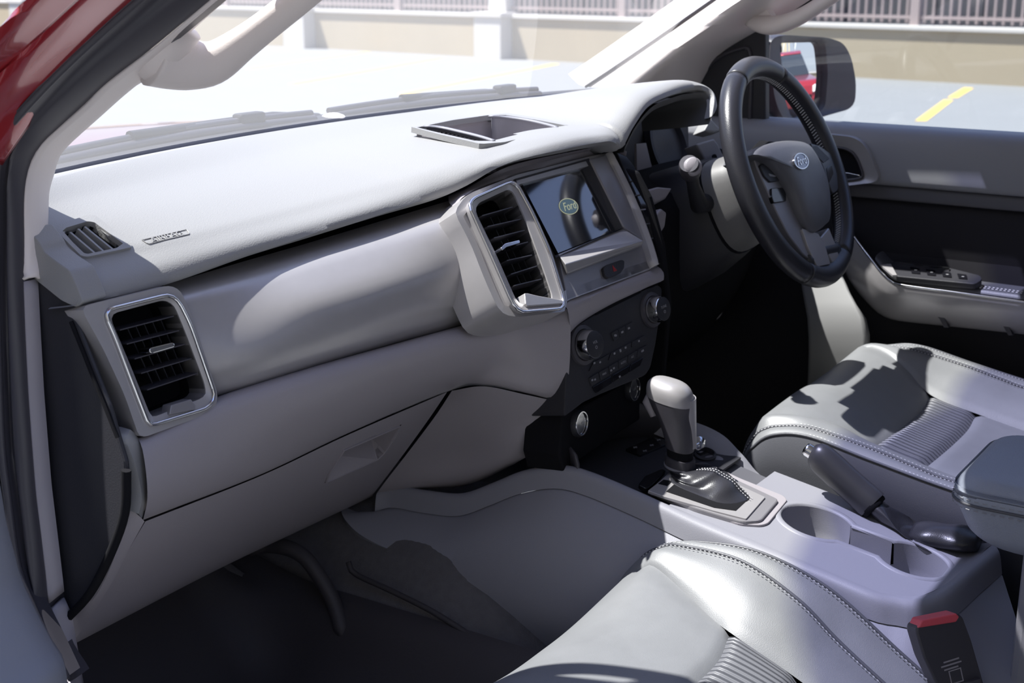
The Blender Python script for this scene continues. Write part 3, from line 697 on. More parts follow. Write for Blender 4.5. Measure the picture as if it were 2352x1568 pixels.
b = B(); b.prism(SP.pts([(1100, 500), (1190, 425), (1400, 362), (1500, 590), (1300, 680), (1200, 700)], -.06), n_, -.01, 0); b.build('fascia_back', 'matt_black', fascia)
hA = ys([(1030, 450, .215), (1071, 432, .205), (1169, 382, .19), (1300, 351, .178), (1405, 334, .175), (1440, 348, .17)])
hB = SP.pts([(1046, 484), (1073, 446), (1189, 401), (1350, 360), (1404, 349), (1446, 390)], -.012)
loft('fascia_brow', [hA, [p.lerp(q, .5)+V((0, .004, 0)) for p, q in zip(hA, hB)], hB, [p-n_*.03 for p in hB]], 'lower_plastic', dash, n=60, sub=3, smooth=60)
air_vent(Pl(SP.o+n_*.004, n_), [(1076, 470), (1088, 455), (1172, 417), (1186, 424), (1222, 490), (1262, 580), (1296, 690), (1292, 708), (1196, 716), (1178, 700), (1128, 585)],
         [(1090, 482), (1100, 465), (1168, 434), (1180, 442), (1208, 505), (1250, 620), (1270, 680), (1266, 696), (1200, 700), (1186, 690), (1140, 585)],
         [((1100, 500), (1170, 480)), ((1112, 525), (1192, 507)), ((1127, 551), (1198, 533)), ((1142, 577), (1205, 560)), ((1156, 603), (1214, 590)), ((1166, 634), (1226, 615)), ((1174, 660), (1236, 645))],
         [(1145, 572), (1155, 562), (1188, 554), (1190, 561), (1158, 571), (1150, 578)],
         ([(1202, 700), (1200, 676), (1207, 676), (1232, 682), (1256, 686), (1288, 692), (1288, 700), (1206, 706)], 'satin_silver'), nv=4, label='vent with dark slats left of the screen',
         flap=[(1174, 432), (1190, 440), (1232, 520), (1268, 610), (1286, 688), (1262, 676), (1240, 600), (1200, 500)])
scr_g = [(1197, 417), (1345, 374), (1426, 523), (1282, 581)]
scr_o = [(1181, 410), (1376, 359), (1430, 522), (1276, 592)]
b = B(); b.ring(SP.pts([(1182, 411), (1352, 364), (1432, 522), (1276, 592)]), SP.pts(scr_g), n_, -.014, .001, -.014, -.010); fr = b.build('screen_frame', 'black_plastic', dash, bevel=.0008)
b = B(); b.prism(SP.pts(scr_g, -.010), n_, -.004, 0); scr = b.build('screen', 'screen_glass', dash)
scr['label'] = 'dark glossy touch screen with oval logo'
def oval(pl, c, rx, ry, ux, k=40):
    ux = (V(ux)-pl.n*V(ux).dot(pl.n)).normalized(); uy = pl.n.cross(ux); uy = uy if uy.z > 0 else -uy
    return [c+ux*(cos(2*pi*i/k)*rx)+uy*(sin(2*pi*i/k)*ry) for i in range(k)], ux, uy
lc = SP.at(1306, 474, -.0098); o1, ux, uy = oval(SP, lc, .0235, .0120, (1, 0, 0)); o2, _, _ = oval(SP, lc, .0222, .0108, (1, 0, 0))
b = B(); b.ring(o1, o2, n_, 0, .0004); b.cm = 1; b.prism(shrink(o2, .96), n_, 0, .0002)
b.cm = 0; text('t', 'Ford', .0170, lc+n_*.0003+ux*.001, ux, uy, None, None, .0002, b=b, shear=.35)
mat('logo_glow', (.25, .27, .20), .5); mat('logo_field', (.03, .06, .10), .3)
for m_, c_ in (('logo_glow', (.34, .36, .25)), ('logo_field', (.06, .10, .12))):
    q_ = M[m_].node_tree.nodes['Principled BSDF']; q_.inputs['Emission Color'].default_value = (*c_, 1); q_.inputs['Emission Strength'].default_value = .8
b.build('screen_logo', ['logo_glow', 'logo_field'], scr)
b = B(); b.prism(SP.pts([(1352, 366), (1398, 354), (1494, 572), (1478, 556), (1432, 524)]), n_, -.02, .002); b.build('screen_side_trim', 'dark_satin', fascia, bevel=.002)
# ledge below the screen
b = B()
L0 = SP.pts([(1281, 583), (1430, 524)], -.004); L1 = SP.pts([(1298, 606), (1478, 553)], .016); L2 = SP.pts([(1304, 628), (1476, 561)], .010); L3 = SP.pts([(1300, 632), (1470, 568)], -.01)
v = [L0[0], L0[1], L1[0], L1[1], L2[0], L2[1], L3[0], L3[1]]
b.add(v, [(0, 1, 3, 2), (2, 3, 5, 4), (4, 5, 7, 6), (0, 2, 4, 6), (1, 7, 5, 3), (0, 6, 7, 1)]); b.build('screen_ledge', 'satin_silver', dash, bevel=.0015)
b = B(); b.prism(rc(SP.pts([(1384, 616), (1392, 609), (1426, 597), (1433, 600), (1432, 616), (1424, 628), (1396, 639), (1388, 634)], .0), .003), n_, -.01, .0015); hz = b.build('hazard_switch', 'black_plastic', dash, bevel=.0008)
c = SP.at(1411, 618, .0018); b = B(); tri = [c+ux*(.0052*cos(a))+uy*(.0058*sin(a)) for a in (pi/2, pi/2+2*pi/3, pi/2+4*pi/3)]
b.ring(tri, shrink(tri, .62), n_, 0, .0004); tri2 = shrink(tri, .4); b.ring(tri2, shrink(tri2, .5), n_, 0, .0004); b.build('warning_triangle', 'red_print', hz)
# bright strip and the vent that faces the driver
pth = cr(SP.pts([(1399, 350), (1420, 390), (1447, 445), (1472, 505), (1492, 560), (1507, 610)], .006), 24)
W_ = [.003, .005]+[.006]*10+[.007]*11+[.004]
b = B(); rows = [[], [], [], [], []]
for p, wd in zip(pth, W_):
    for k, (du, dh) in enumerate(((-1, -.012), (-1, 0), (0, .005), (1, .002), (1.2, -.02))): rows[k].append(p+ux*(du*wd)+n_*dh)
b.grid(rows); b.build('fascia_strip', 'satin_silver', dash, 50)
p0 = SP.pts([(1408, 352), (1432, 362), (1450, 385), (1485, 455), (1508, 520), (1519, 580), (1516, 612), (1508, 608), (1495, 560), (1462, 470), (1432, 405)], -.004)
b = B(); b.prism(p0, n_, -.055, .006); rv = b.build('driver_vent', 'gloss_black', dash, bevel=.002)
for k in range(5):
    f = (k+.5)/5; p = SP.at(1440+60*f, 400+165*f, .004); q = SP.at(1452+60*f, 398+165*f, .002); b = B(); b.tube([p, q], .0012, 6); b.build('slat', 'chrome' if k == 2 else 'rubber', rv)
# shelf under the fascia, radio and climate panel
RP = Pl.of(P(1345, 790, x=-.085), P(1505, 710, x=.080), P(1365, 905, x=-.085)); rn = RP.n
S0 = SP.pts([(1298, 700), (1350, 680), (1430, 648), (1517, 610)], -.004); S2 = RP.pts([(1306, 770), (1330, 744), (1385, 709), (1480, 663), (1521, 646)], .002)
S0b = [p+V((0, .02, .0)) for p in S0]; S1 = [p.lerp(q, .5)+rn*.004 for p, q in zip(cr(S0, 20), cr(S2, 20))]
loft('stack_shelf', [S0b, S0, S1, S2, [p-rn*.03 for p in S2]], 'lower_plastic', dash, n=40, sub=3, smooth=60)
po = [(1303, 800), (1308, 766), (1325, 748), (1385, 712), (1480, 666), (1512, 654), (1521, 662), (1519, 700), (1506, 790), (1494, 845), (1482, 862), (1440, 880), (1380, 905), (1340, 924), (1322, 938), (1296, 958), (1300, 880)]
b = B(); b.prism(rc(RP.pts(po), .006), rn, -.09, 0); rad = b.build('radio_panel', 'black_plastic', dash, bevel=.002)
b = B(); b.prism(RP.pts([(1367, 717), (1471, 667), (1472, 672), (1369, 724)]), rn, -.001, .0004); b.build('disc_slot', 'matt_black', rad)
rux = (RP.at(1505, 710)-RP.at(1345, 790)).normalized(); ruy = rn.cross(rux); ruy = ruy if ruy.z > 0 else -ruy
for (px, py, r, tx) in ((1338, 792, .0205, 'VOL'), (1496, 711, .0190, 'TUNE')):
    c = RP.at(px, py); b = B(); b.lathe(c, rn, [(r*1.35, 0), (r*1.3, .003), (r*1.05, .004), (r*1.0, .003), (r, .001)], 40); b.build('dial_seat', 'rubber', rad, 50)
    b = B(); b.lathe(c, rn, [(r, 0), (r*.98, .012), (r*.94, .019), (r*.90, .021), (r*.86, .021)], 40); d_ = b.build('dial', 'chrome', rad, 50)
    b = B(); b.lathe(c, rn, [(r*.86, .018), (r*.86, .0215), (r*.8, .022), (.0005, .022)], 40); b.build('dial_face', 'black_plastic', d_, 50)
    text('dial_print', tx, .0052, c+rn*.0222+ruy*.003, rux, ruy, 'grey_print', d_, .0001)
    b = B(); g1 = [c+rn*.0222-ruy*.004+rux*(.0022*cos(t_))+ruy*(.0022*sin(t_)) for t_ in [k*pi/8 for k in range(16)]]; b.ring(g1, shrink(g1, .7), rn, 0, .0002); b.build('dial_mark', 'grey_print', d_)
def zz(x, y): return (1280+x/3.732, 640+y/3.732)
def bl(c, u, v): return tuple(c[0][k]*(1-u)*(1-v)+c[1][k]*u*(1-v)+c[2][k]*u*v+c[3][k]*(1-u)*v for k in (0, 1))
def btn(cn, u0, u1, pr=None, h=.0018):
    q = [bl(cn, u0, 0), bl(cn, u1, 0), bl(cn, u1, 1), bl(cn, u0, 1)]
    w_ = RP.pts(q); w_ = shrink(w_, .93)
    b = B(); b.prism(rc(w_, .0015), rn, -.001, h); k = b.build('button', 'gloss_black' if pr is None else 'black_plastic', rad, bevel=.0004)
    c = sum(w_, V((0, 0, 0)))/4+rn*(h+.0001)
    if pr: text('button_print', pr, .0042, c, rux, ruy, 'grey_print', k, .0001)
    elif pr == '':
        b = B(); b.prism([c+rux*s1*.0018+ruy*s2*.0012 for s1, s2 in ((-1, -1), (1, -1), (1, 1), (-1, 1))], rn, 0, .0002); b.build('button_print', 'grey_print', k)
CA = [zz(*p) for p in ((300, 716), (745, 482), (758, 520), (258, 800))]; CB = [zz(*p) for p in ((262, 850), (765, 562), (750, 632), (285, 925))]; CCc = [zz(*p) for p in ((288, 930), (735, 668), (705, 745), (322, 985))]
CT = [zz(*p) for p in ((452, 466), (640, 366), (628, 450), (480, 540))]
for u0, u1 in ((0, .33), (.33, .74), (.74, 1)): btn(CA, u0, u1, '')
for k, s in enumerate(('', 'MAX', '', 'AUTO', 'A/C', '')): btn(CB, k/6, (k+1)/6, s)
for u0, u1 in ((0, .38), (.38, .74), (.74, 1)): btn(CCc, u0, u1, None)
for k in range(3): btn(CT, k/3, (k+1)/3, '')
# small printed marks on the buttons
b = B()
for x, y in ((318, 722), (490, 640), (540, 612), (585, 590), (300, 868), (462, 785), (735, 615), (495, 485), (555, 458), (612, 424), (535, 838)):
    c = RP.at(*zz(x, y), .0022); b.prism([c+rux*s1*.0019+ruy*s2*.0013 for s1, s2 in ((-1, -1), (1, -1), (1, 1), (-1, 1))], rn, 0, .0002)
b.build('button_marks', 'grey_print', rad)
# lower niche with two power sockets
NP = Pl.of(P(1330, 972, x=-.098), P(1452, 893, x=.062), P(1340, 1040, x=-.09)); nn = NP.n
b = B(); b.prism(NP.pts([(1294, 1000), (1298, 950), (1360, 925), (1480, 860), (1500, 850), (1480, 960), (1330, 1060), (1300, 1085), (1290, 1045)]), nn, -.06, -.003); ni = b.build('console_niche', 'matt_black', dash, bevel=.003)
for px, py, s in ((1330, 972, '12V'), (1452, 893, '12V')):
    c = NP.at(px, py); b = B(); b.lathe(c, nn, [(.0185, -.004), (.0185, .002), (.0165, .0045), (.0150, .004), (.0145, .002), (.0005, .0025)], 36); sk = b.build('power_socket', 'black_plastic', dash, 40)
    b = B(); b.lathe(c, nn, [(.0170, .003), (.0165, .0052), (.0152, .0052), (.0150, .003)], 36); b.build('socket_ring', 'chrome', sk, 50)
    text('socket_print', s, .006, c+nn*.0028, rux, ruy, 'grey_print', sk, .0001)
# instrument binnacle on the driver's side
rim = r2[[i for i, p in enumerate(r2) if p.x > .118][0]:]
rim = cr([rim[0], rim[len(rim)//6], rim[len(rim)//3], rim[len(rim)//2], rim[2*len(rim)//3], rim[5*len(rim)//6], rim[-1]], 40)
low = [V((p.x, p.y, 1.20)) for p in rim]
b = B(); rw = []
for f, dy, dz, sc in ((0, 0, -.003, 1), (0, .004, -.012, .985), (.0, .05, -.02, .94), (0, .12, -.03, .86)):
    rw.append([V((.36+(p.x-.36)*sc, p.y+dy, p.z+dz)) for p in rim])
b.grid(rw); b.build('binnacle_hood', 'dust_glare_black', dash, 60)
b = B(); b.prism([V((x, .275, z)) for x, z in ((.13, 1.16), (.60, 1.16), (.58, 1.33), (.50, 1.36), (.22, 1.36), (.14, 1.32))], V((0, -1, .35)).normalized(), -.01, 0); ic = b.build('instrument_panel', 'dust_glare_black', dash)
for x in (.25, .47):
    b = B(); b.lathe(V((x, .262, 1.26)), (0, -1, .35), [(.062, 0), (.062, .012), (.056, .013), (.054, .004), (.0005, .004)], 40); b.build('gauge', 'black_plastic', ic, 50)
b = B(); gq = [P(x, y, y=.235) for x, y in [(1462, 330), (1484, 328), (1497, 383), (1463, 392)]]; b.prism(gq, V((0, -1, .3)).normalized(), -.004, 0); b.build('gauge_lens', 'lower_plastic', ic)
# lower dash on the driver's side
Dr = [[V((x, y+.05*max(0, (x-.55)/.15)**2, z)) for x in (.122, .2, .3, .42, .55, .65, .72)] for y, z in ((.24, 1.24), (.15, 1.215), (.135, 1.17), (.14, 1.08), (.18, .98), (.26, .88), (.33, .84))]
loft('lower_dash', Dr, 'matt_black', dash, n=40, sub=3, smooth=60)
b = B(); b.prism([P(x, y, x=.122) for x, y in [(1440, 385), (1490, 470), (1515, 590), (1518, 700), (1488, 870), (1500, 900), (1530, 880), (1545, 700), (1530, 560), (1500, 450), (1470, 392)]], (1, 0, 0), -.01, .0); b.build('stack_side', 'matt_black', dash, bevel=.004)
q = [P(x, y, y=.13) for x, y in [(1482, 436), (1512, 428), (1545, 431), (1530, 455), (1504, 466)]]; b = B(); b.prism(q, (0, -1, .6), -.02, 0); b.build('shelf_edge', 'lower_plastic', dash, bevel=.003)
q = [P(x, y, y=.11) for x, y in [(1500, 500), (1520, 478), (1532, 488), (1528, 520), (1512, 545)]]; b = B(); b.prism(q, (0, -1, .3), -.02, 0); b.build('shelf_bracket', 'lower_plastic', dash, bevel=.003)
q = [P(x, y, y=.15) for x, y in [(1600, 330), (1640, 318), (1650, 330), (1668, 372), (1640, 372), (1625, 380)]]; b = B(); b.prism(q, V((-.3, -1, .4)).normalized(), -.03, 0); b.build('driver_side_vent', 'console_plastic', dash, bevel=.003)
b = B(); b.tube([P(1640, 358, y=.143), P(1643, 366, y=.143)], .004, 8); b.build('vent_hole', 'matt_black', dash)
q = [P(x, y, y=.2) for x, y in [(1618, 300), (1634, 272), (1660, 300), (1640, 305)]]; b = B(); b.prism(q, V((-.3, -1, .4)).normalized(), -.03, 0); b.build('demister_corner', 'dash_plastic', dash, bevel=.003)
# ------------------------------------------------------------------ steering wheel and column
tw = radians(24); WC = V((.37, 0, 1.25)); WNm = V((0, -cos(tw), sin(tw))); WX = V((1, 0, 0)); WY = WNm.cross(WX)
WP = Pl(WC, WNm)
if WY.z < 0: WY = -WY
sw = thing('steering_wheel', 'black leather steering wheel with silver spokes and blue oval badge', 'steering wheel', WC)
def wp(a, r, h=0): return WC+WX*(r*cos(a))+WY*(r*sin(a))+WNm*h
def rimpart(a0, a1, name, m, r=.0168, n=40):
    b = B(); b.tube([wp(a0+(a1-a0)*k/n, .167, .004) for k in range(n+1)], [r*.96]+[r]*(n-1)+[r*.96], 20, flat=1.0, up=WNm)
    return b.build(name, m, sw, 180)
for a0, a1, m in ((64, 116, 'grip_leather'), (116.6, 243, 'wheel_leather'), (243.6, 296.4, 'grip_leather'), (297, 423.4, 'wheel_leather')):
    rimpart(radians(a0), radians(a1), 'rim_section', m, .0170)
b = B(); b.tube([wp(2*pi*k/96, .167, .004) for k in range(96)], .0158, 14, closed=True, up=WNm); b.build('rim_core', 'matt_black', sw, 180)
b = B()
for k in range(190):
    a = 2*pi*k/190; b.tube([wp(a, .1505, .000), wp(a+.02, .1505, .008)], .0009, 5)
b.build('rim_stitching', 'thread', sw)
def zw(L): return [(1500+x/2.529, 80+y/2.529) for x, y in L]
def wpart(L, h0, h1, name, m, par, r=.006, bev=.003, hh=None):
    b = B(); b.prism(rc(WP.pts(L, h1 if hh is None else hh), r), WNm, h0-(h1 if hh is None else hh), h1-(h1 if hh is None else hh)); return b.build(name, m, par, 30, bevel=bev, seg=3)
cover = [(1729, 354), (1752, 333), (1800, 322), (1848, 326), (1868, 345), (1888, 382), (1904, 430), (1908, 498), (1896, 518), (1876, 532), (1860, 523), (1840, 491), (1816, 436), (1785, 392), (1754, 366)]
H_ = .022
cv = cr(WP.pts(cover, H_), 72, True); n_ = WNm
b = B(); cc = sum(cv, V((0, 0, 0)))/len(cv)
b.grid([[p-n_*.05 for p in cv], [p-n_*.006 for p in cv], shrink(cv, .985), [p+n_*.004 for p in shrink(cv, .93)], [p+n_*.009 for p in shrink(cv, .75)], [p+n_*.012 for p in shrink(cv, .4)], [p+n_*.0125 for p in shrink(cv, .02)]], True, True)
hub = b.build('airbag_cover', 'wheel_plastic', sw, 60)
spk = [(1731, 362), (1752, 352), (1786, 392), (1816, 438), (1842, 495), (1866, 532), (1886, 590), (1896, 612), (1880, 612), (1846, 585), (1812, 540), (1786, 490), (1760, 432), (1741, 390)]
wpart(spk, -.02, .012, 'spoke', 'dark_satin', sw)
wpart([(1860, 328), (1882, 334), (1908, 352), (1922, 384), (1926, 436), (1914, 446), (1904, 420), (1890, 380), (1870, 345)], -.02, .014, 'spoke', 'wheel_leather', sw)
wpart([(1842, 524), (1858, 528), (1880, 536), (1896, 566), (1908, 606), (1878, 612), (1858, 570)], -.02, .016, 'spoke', 'satin_silver', sw, .003)
wpart([(1884, 545), (1904, 522), (1918, 556), (1930, 594), (1914, 604), (1900, 580)], -.02, .014, 'spoke', 'satin_silver', sw, .003)
wpart([(1876, 536), (1888, 545), (1912, 604), (1902, 612)], -.03, .004, 'spoke_gap', 'matt_black', sw, .001, .001)
b = B(); b.tube([wp(radians(a), .152-.02*sin(radians((a-243)/54*180)), .004) for a in range(246, 296, 3)], .012, 12, up=WNm); b.build('rim_bottom_pad', 'grip_leather', sw, 180)
for L, m in (([(1745, 380), (1764, 368), (1798, 406), (1796, 414), (1770, 418), (1756, 404)], 'black_plastic'), ([(1772, 432), (1798, 430), (1806, 444), (1806, 462), (1778, 466), (1773, 452)], 'gloss_black'),
             ([(1858, 338), (1876, 334), (1906, 364), (1892, 374)], 'black_plastic'), ([(1899, 386), (1910, 376), (1915, 398), (1905, 420)], 'gloss_black')):
    wpart(L, .009, .0150, 'button_pad', m, sw, .003, .001)
wpart([(1766, 398), (1784, 404), (1780, 406), (1768, 404)], .013, .0158, 'button_cross', 'grey_print', sw, .001, .0005)
c = WP.at(1837, 371, H_+.0122)
bx = WX; by = WY
o1 = [c+bx*(.0262*cos(t))+by*(.0125*sin(t)) for t in [k*pi/20 for k in range(40)]]
b = B(); b.ring(o1, shrink(o1, .90, c), n_, -.003, .003); bd = b.build('badge', 'chrome', sw, 40)
b = B(); b.prism(shrink(o1, .91, c), n_, -.003, .0022); b.build('badge_field', 'blue_enamel', bd)
text('badge_lettering', 'Ford', .0185, c+n_*.0022, bx, by, 'chrome', bd, .0004, shear=.35)
b = B(); b.lathe(WC-n_*.035, n_, [(.055, 0), (.060, .012), (.05, .03)], 32); b.build('hub_shell', 'matt_black', sw, 50)
# column shroud and stalk
col = thing('steering_column', 'grey steering column shroud behind the steering wheel', 'steering column', WC-WNm*.15)
def csec(dist, rx, rt, rb, dx=0, k=36):
    o = WC-WNm*dist+WX*dx; out = []
    for i in range(k):
        a = 2*pi*i/k; c_, s_ = cos(a), sin(a); e_ = .7
        out.append(o+WX*(rx*abs(c_)**e_*(1 if c_ > 0 else -1))+WY*((rt if s_ > 0 else rb)*abs(s_)**e_*(1 if s_ > 0 else -1)))
    return out
b = B(); b.grid([csec(.045, .052, .038, .05), csec(.05, .066, .050, .07), csec(.075, .072, .056, .085), csec(.105, .076, .06, .092)], True, True); b.build('shroud_front', 'column_plastic', col, 60)
b = B(); b.grid([csec(.100, .072, .056, .086), csec(.114, .072, .056, .088)], True, True); b.build('shroud_gap', 'matt_black', col, 60)
b = B(); b.grid([csec(.110, .077, .061, .094), csec(.125, .084, .066, .10), csec(.17, .092, .072, .115), csec(.26, .10, .08, .13)], True, True); b.build('shroud_rear', 'black_plastic', col, 60)  # same shroud; the shade behind the wheel is put into its black
s0, s1, s2 = P(1606, 470, x=.275), P(1592, 425, x=.235), P(1584, 384, x=.19)
st = thing('indicator_stalk', 'black indicator stalk with pale round end left of the steering wheel', 'stalk', s0)
b = B(); b.tube([s0+V((.03, 0, 0)), s0, s1, s1.lerp(s2, .55)], [.016, .014, .0095, .0105], 16); b.build('stalk_arm', 'black_plastic', st, 60)
dd = (s2-s1).normalized(); b = B(); b.lathe(s2-dd*.022, dd, [(.010, 0), (.0145, .004), (.0155, .016), (.0150, .03), (.0135, .034)], 24); b.build('twist_switch', 'rubber', st, 60)
b = B(); b.lathe(s2-dd*.002, V((-.6, -.75, .3)), [(.0135, -.004), (.0135, .013), (.0115, .0155), (.0005, .016)], 24); b.build('end_button', 'lower_plastic', st, 50)

# ------------------------------------------------------------------ seats
mat('ribbed_leather', (.13, .133, .15), .42)
t_ = M['ribbed_leather'].node_tree; g_ = t_.nodes.new('ShaderNodeNewGeometry'); wv = t_.nodes.new('ShaderNodeTexWave'); wv.inputs['Scale'].default_value = 30; bp = t_.nodes.new('ShaderNodeBump'); bp.inputs['Strength'].default_value = 1; bp.inputs['Distance'].default_value = .004
t_.links.new(g_.outputs['Position'], wv.inputs['Vector']); t_.links.new(wv.outputs['Fac'], bp.inputs['Height']); t_.links.new(bp.outputs[0], t_.nodes['Principled BSDF'].inputs['Normal'])
PASS = dict(
 c0=[(0, -.012, .64), (0, -.012, .73), (0, -.035, .785), (0, -.06, .806), (0, -.10, .816), (0, -.16, .817), (0, -.228, .808), (0, -.31, .786), (0, -.42, .735), (0, -.56, .66)],
 c2=[(.19, -.012, .64), (.19, -.014, .74), (.195, -.035, .80), (.20, -.066, .832), (.198, -.085, .840), (.175, -.137, .829), (.15, -.189, .816), (.135, -.229, .809), (.135, -.31, .776), (.135, -.42, .722), (.135, -.56, .645)],
 c3=[(.235, -.012, .64), (.235, -.016, .76), (.235, -.045, .82), (.232, -.075, .846), (.23, -.102, .856), (.225, -.187, .858), (.215, -.265, .832), (.21, -.317, .797), (.206, -.368, .766), (.205, -.45, .715), (.205, -.56, .645)],
 c4=[(.255, -.016, .64), (.255, -.022, .76), (.25, -.055, .82), (.247, -.085, .846), (.248, -.12, .858), (.25, -.20, .863), (.25, -.29, .838), (.247, -.378, .784), (.246, -.43, .750), (.246, -.56, .655)])
DRV = dict(
 c0=[(0, -.012, .70), (0, -.015, .83), (0, -.035, .897), (0, -.057, .922), (0, -.10, .924), (0, -.15, .906), (0, -.193, .884), (0, -.27, .864), (0, -.40, .84), (0, -.56, .82)],
 c2=[(.19, -.012, .70), (.19, -.016, .84), (.195, -.04, .90), (.20, -.06, .920), (.185, -.10, .922), (.155, -.15, .908), (.135, -.198, .880), (.135, -.277, .861), (.135, -.40, .838), (.135, -.56, .815)],
 c3=[(.225, -.02, .70), (.225, -.03, .84), (.225, -.05, .890), (.225, -.066, .905), (.222, -.085, .912), (.22, -.131, .917), (.22, -.222, .903), (.22, -.284, .889), (.22, -.344, .878), (.22, -.56, .86)],
 c4=[(.25, -.03, .70), (.25, -.045, .85), (.25, -.063, .888), (.25, -.092, .908), (.25, -.143, .914), (.25, -.232, .897), (.25, -.353, .876), (.25, -.56, .85)])
def make_seat(cx, D, inb, rib0, rib1, label, dz_out):
    t = thing('car_seat', label, 'seat', (cx, -.3, .6), 'front seats')
    N_ = 90
    def row(L, sg, f=1):
        return cr([V((cx+sg*inb*s*f, y, z+(dz_out if sg < 0 else 0)*s/.25)) for s, y, z in L], N_)
    def side(sg):
        c2, c3, c4 = row(D['c2'], sg), row(D['c3'], sg), row(D['c4'], sg)
        mid = [a.lerp(c, .5)+V((0, 0, .006)) for a, c in zip(c2, c3)]
        m2 = [a.lerp(c, .5)+V((sg*inb*.002, 0, .004)) for a, c in zip(c3, c4)]
        d5 = [p+V((sg*inb*.010, 0, -.03)) for p in c4]; d6 = [V((p.x+sg*inb*.012, p.y, min(p.z-.03, .70) if i else .62)) for i, p in enumerate(c4)]; d7 = [V((p.x, p.y, .60)) for p in d6]
        return c2, mid, c3, m2, c4, d5, d6, d7
    c0 = row(D['c0'], 1)
    def dens(rows, k):
        cols = [cr([r[j] for r in rows], k) for j in range(N_)]; return [[cols[j][i] for j in range(N_)] for i in range(k)]
    Lr_, Rr_ = side(1), side(-1)
    q1 = [p+V((inb*.075, 0, .002)) for p in c0]; q2 = [p-V((inb*.075, 0, -.002)) for p in c0]
    G = dens([Lr_[0], q1, c0, q2, Rr_[0]], 41)
    for i in range(41):
        e = min(i, 40-i)
        if e < 3: G[i] = [p-V((0, 0, .004*(3-e)/3 if p.y < -.06 else 0)) for p in G[i]]
    fr, rb, re = B(), B(), B()
    js = [j for j in range(N_) if G[20][j].y < rib0 and j > 20][0]; je = [j for j in range(N_) if G[20][j].y < rib1 and j > 20][0]
    def groove(rows, which):
        out = []
        for r in rows:
            r = list(r)
            if 'a' in which: r[-1] = r[-1]-V((0, 0, .006)); r[-2] = r[-2]-V((0, 0, .001))
            if 'b' in which: r[0] = r[0]-V((0, 0, .006)); r[1] = r[1]-V((0, 0, .001))
            out.append(r)
        return out
    fr.grid(groove([r[:js+1] for r in G], 'a')); fr.build('cushion_front', 'leather', t, 180)
    rb.grid(groove([r[js:je+1] for r in G], 'ab')); rb.build('ribbed_panel', 'ribbed_leather', t, 180)
    re.grid(groove([r[je:] for r in G], 'b')); re.build('cushion_rear', 'leather', t, 180)
    for sg, S in ((1, Lr_), (-1, Rr_)):
        b = B(); g = dens(S[0:3], 13)
        g[0] = [p-V((0, 0, .004 if p.y < -.06 else 0)) for p in g[0]]
        b.grid(g); b.build('bolster', 'leather', t, 180)
        b = B(); b.grid(dens(S[2:5], 9)); b.build('piping_band', 'leather', t, 180)
        b = B(); b.grid(dens(S[4:8], 13)); b.build('side_panel', 'dark_leather', t, 50)
        for nm, line in (('seam', S[2]), ('seam', S[4])):
            b = B(); b.tube([p+V((0, 0, .0012)) for p in line[12:]], .0022, 8); b.build(nm, 'dark_leather', t, 180)
        b = B()
        for line, off in ((S[2], -.006), (S[2], .006), (S[4], -.006)):
            pp = even(line[14:], 220)
            for k in range(0, 218, 2):
                o = V((sg*inb*off, 0, .0024)); b.tube([pp[k]+o, pp[k]+(pp[k+1]-pp[k])*.8+o], .0006, 5)
        b.build('stitching', 'thread', t)
    # backrest
    zb = D['c0'][-1][2]
    rows = []
    for k in range(13):
        f = k/12; z = zb-.04+.62*f; y = -.535-.30*f-.02*sin(pi*f); wd = .25-.05*f
        rows.append([V((cx+u*wd, y+(.055*max(0, abs(u)-.55)/.45 if abs(u) < .97 else .03)*(1-.4*f)*max(0, sin(pi*min(.99, max(.12, f*1.1))))**.5, z)) for u in [i/14-1 for i in range(29)]])
    bk = [[V((p.x, p.y-.10, p.z)) for p in r] for r in rows]
    b = B(); b.grid([fr_+bk_[::-1] for fr_, bk_ in zip(rows, bk)], True, True); b.build('backrest', 'leather', t, 60)
    b = B(); b.box((cx, -.30, .56), (.42, .44, .10)); b.build('seat_base', 'matt_black', t, bevel=.01)
    return t
make_seat(-.40, PASS, 1, -.228, -.312, 'passenger seat with grey leather cushion in the foreground', 0)
make_seat(.40, DRV, -1, -.194, -.268, 'driver seat with black leather cushion under the steering wheel', .018)
# buckle of the passenger belt
bp0 = P(2150, 1425, x=-.150); t = thing('seat_belt_buckle', 'black seat belt buckle with red button beside the centre console', 'seat belt buckle', bp0)
BPp = Pl(P(2150, 1440, x=-.158), V((-.62, -.65, .25)))
bl_ = BPp.pts([(2104, 1450), (2108, 1436), (2200, 1408), (2212, 1416), (2232, 1470), (2262, 1575), (2160, 1590), (2122, 1510)])
b = B(); b.prism(rc(bl_, .004), BPp.n, -.024, .0); b.build('buckle_housing', 'rubber', t, bevel=.003)
rb_ = BPp.pts([(2109, 1438), (2199, 1410), (2204, 1422), (2112, 1444)])
b = B(); v0 = [p+BPp.n*h for h in (-.022, -.001) for p in BPp.pts([(2106, 1441), (2202, 1411), (2196, 1428), (2110, 1442)])]
b.prism(BPp.pts([(2108, 1442), (2117, 1424), (2196, 1408), (2203, 1416), (2196, 1428)], .001), BPp.n, -.022, .001); b.build('release_button', 'red_plastic', t, bevel=.0015)
bu = (BPp.at(2240, 1500)-BPp.at(2160, 1525)).normalized(); bv = BPp.n.cross(bu); bv = bv if bv.z > 0 else -bv
b = B()
for k, wd in enumerate((.020, .026, .018)):
    c = BPp.at(2185, 1516+k*9, .0004); b.prism([c+bu*sx_*wd/2+bv*sy*.0009 for sx_, sy in ((-1, -1), (1, -1), (1, 1), (-1, 1))], BPp.n, -.0002, .0002)
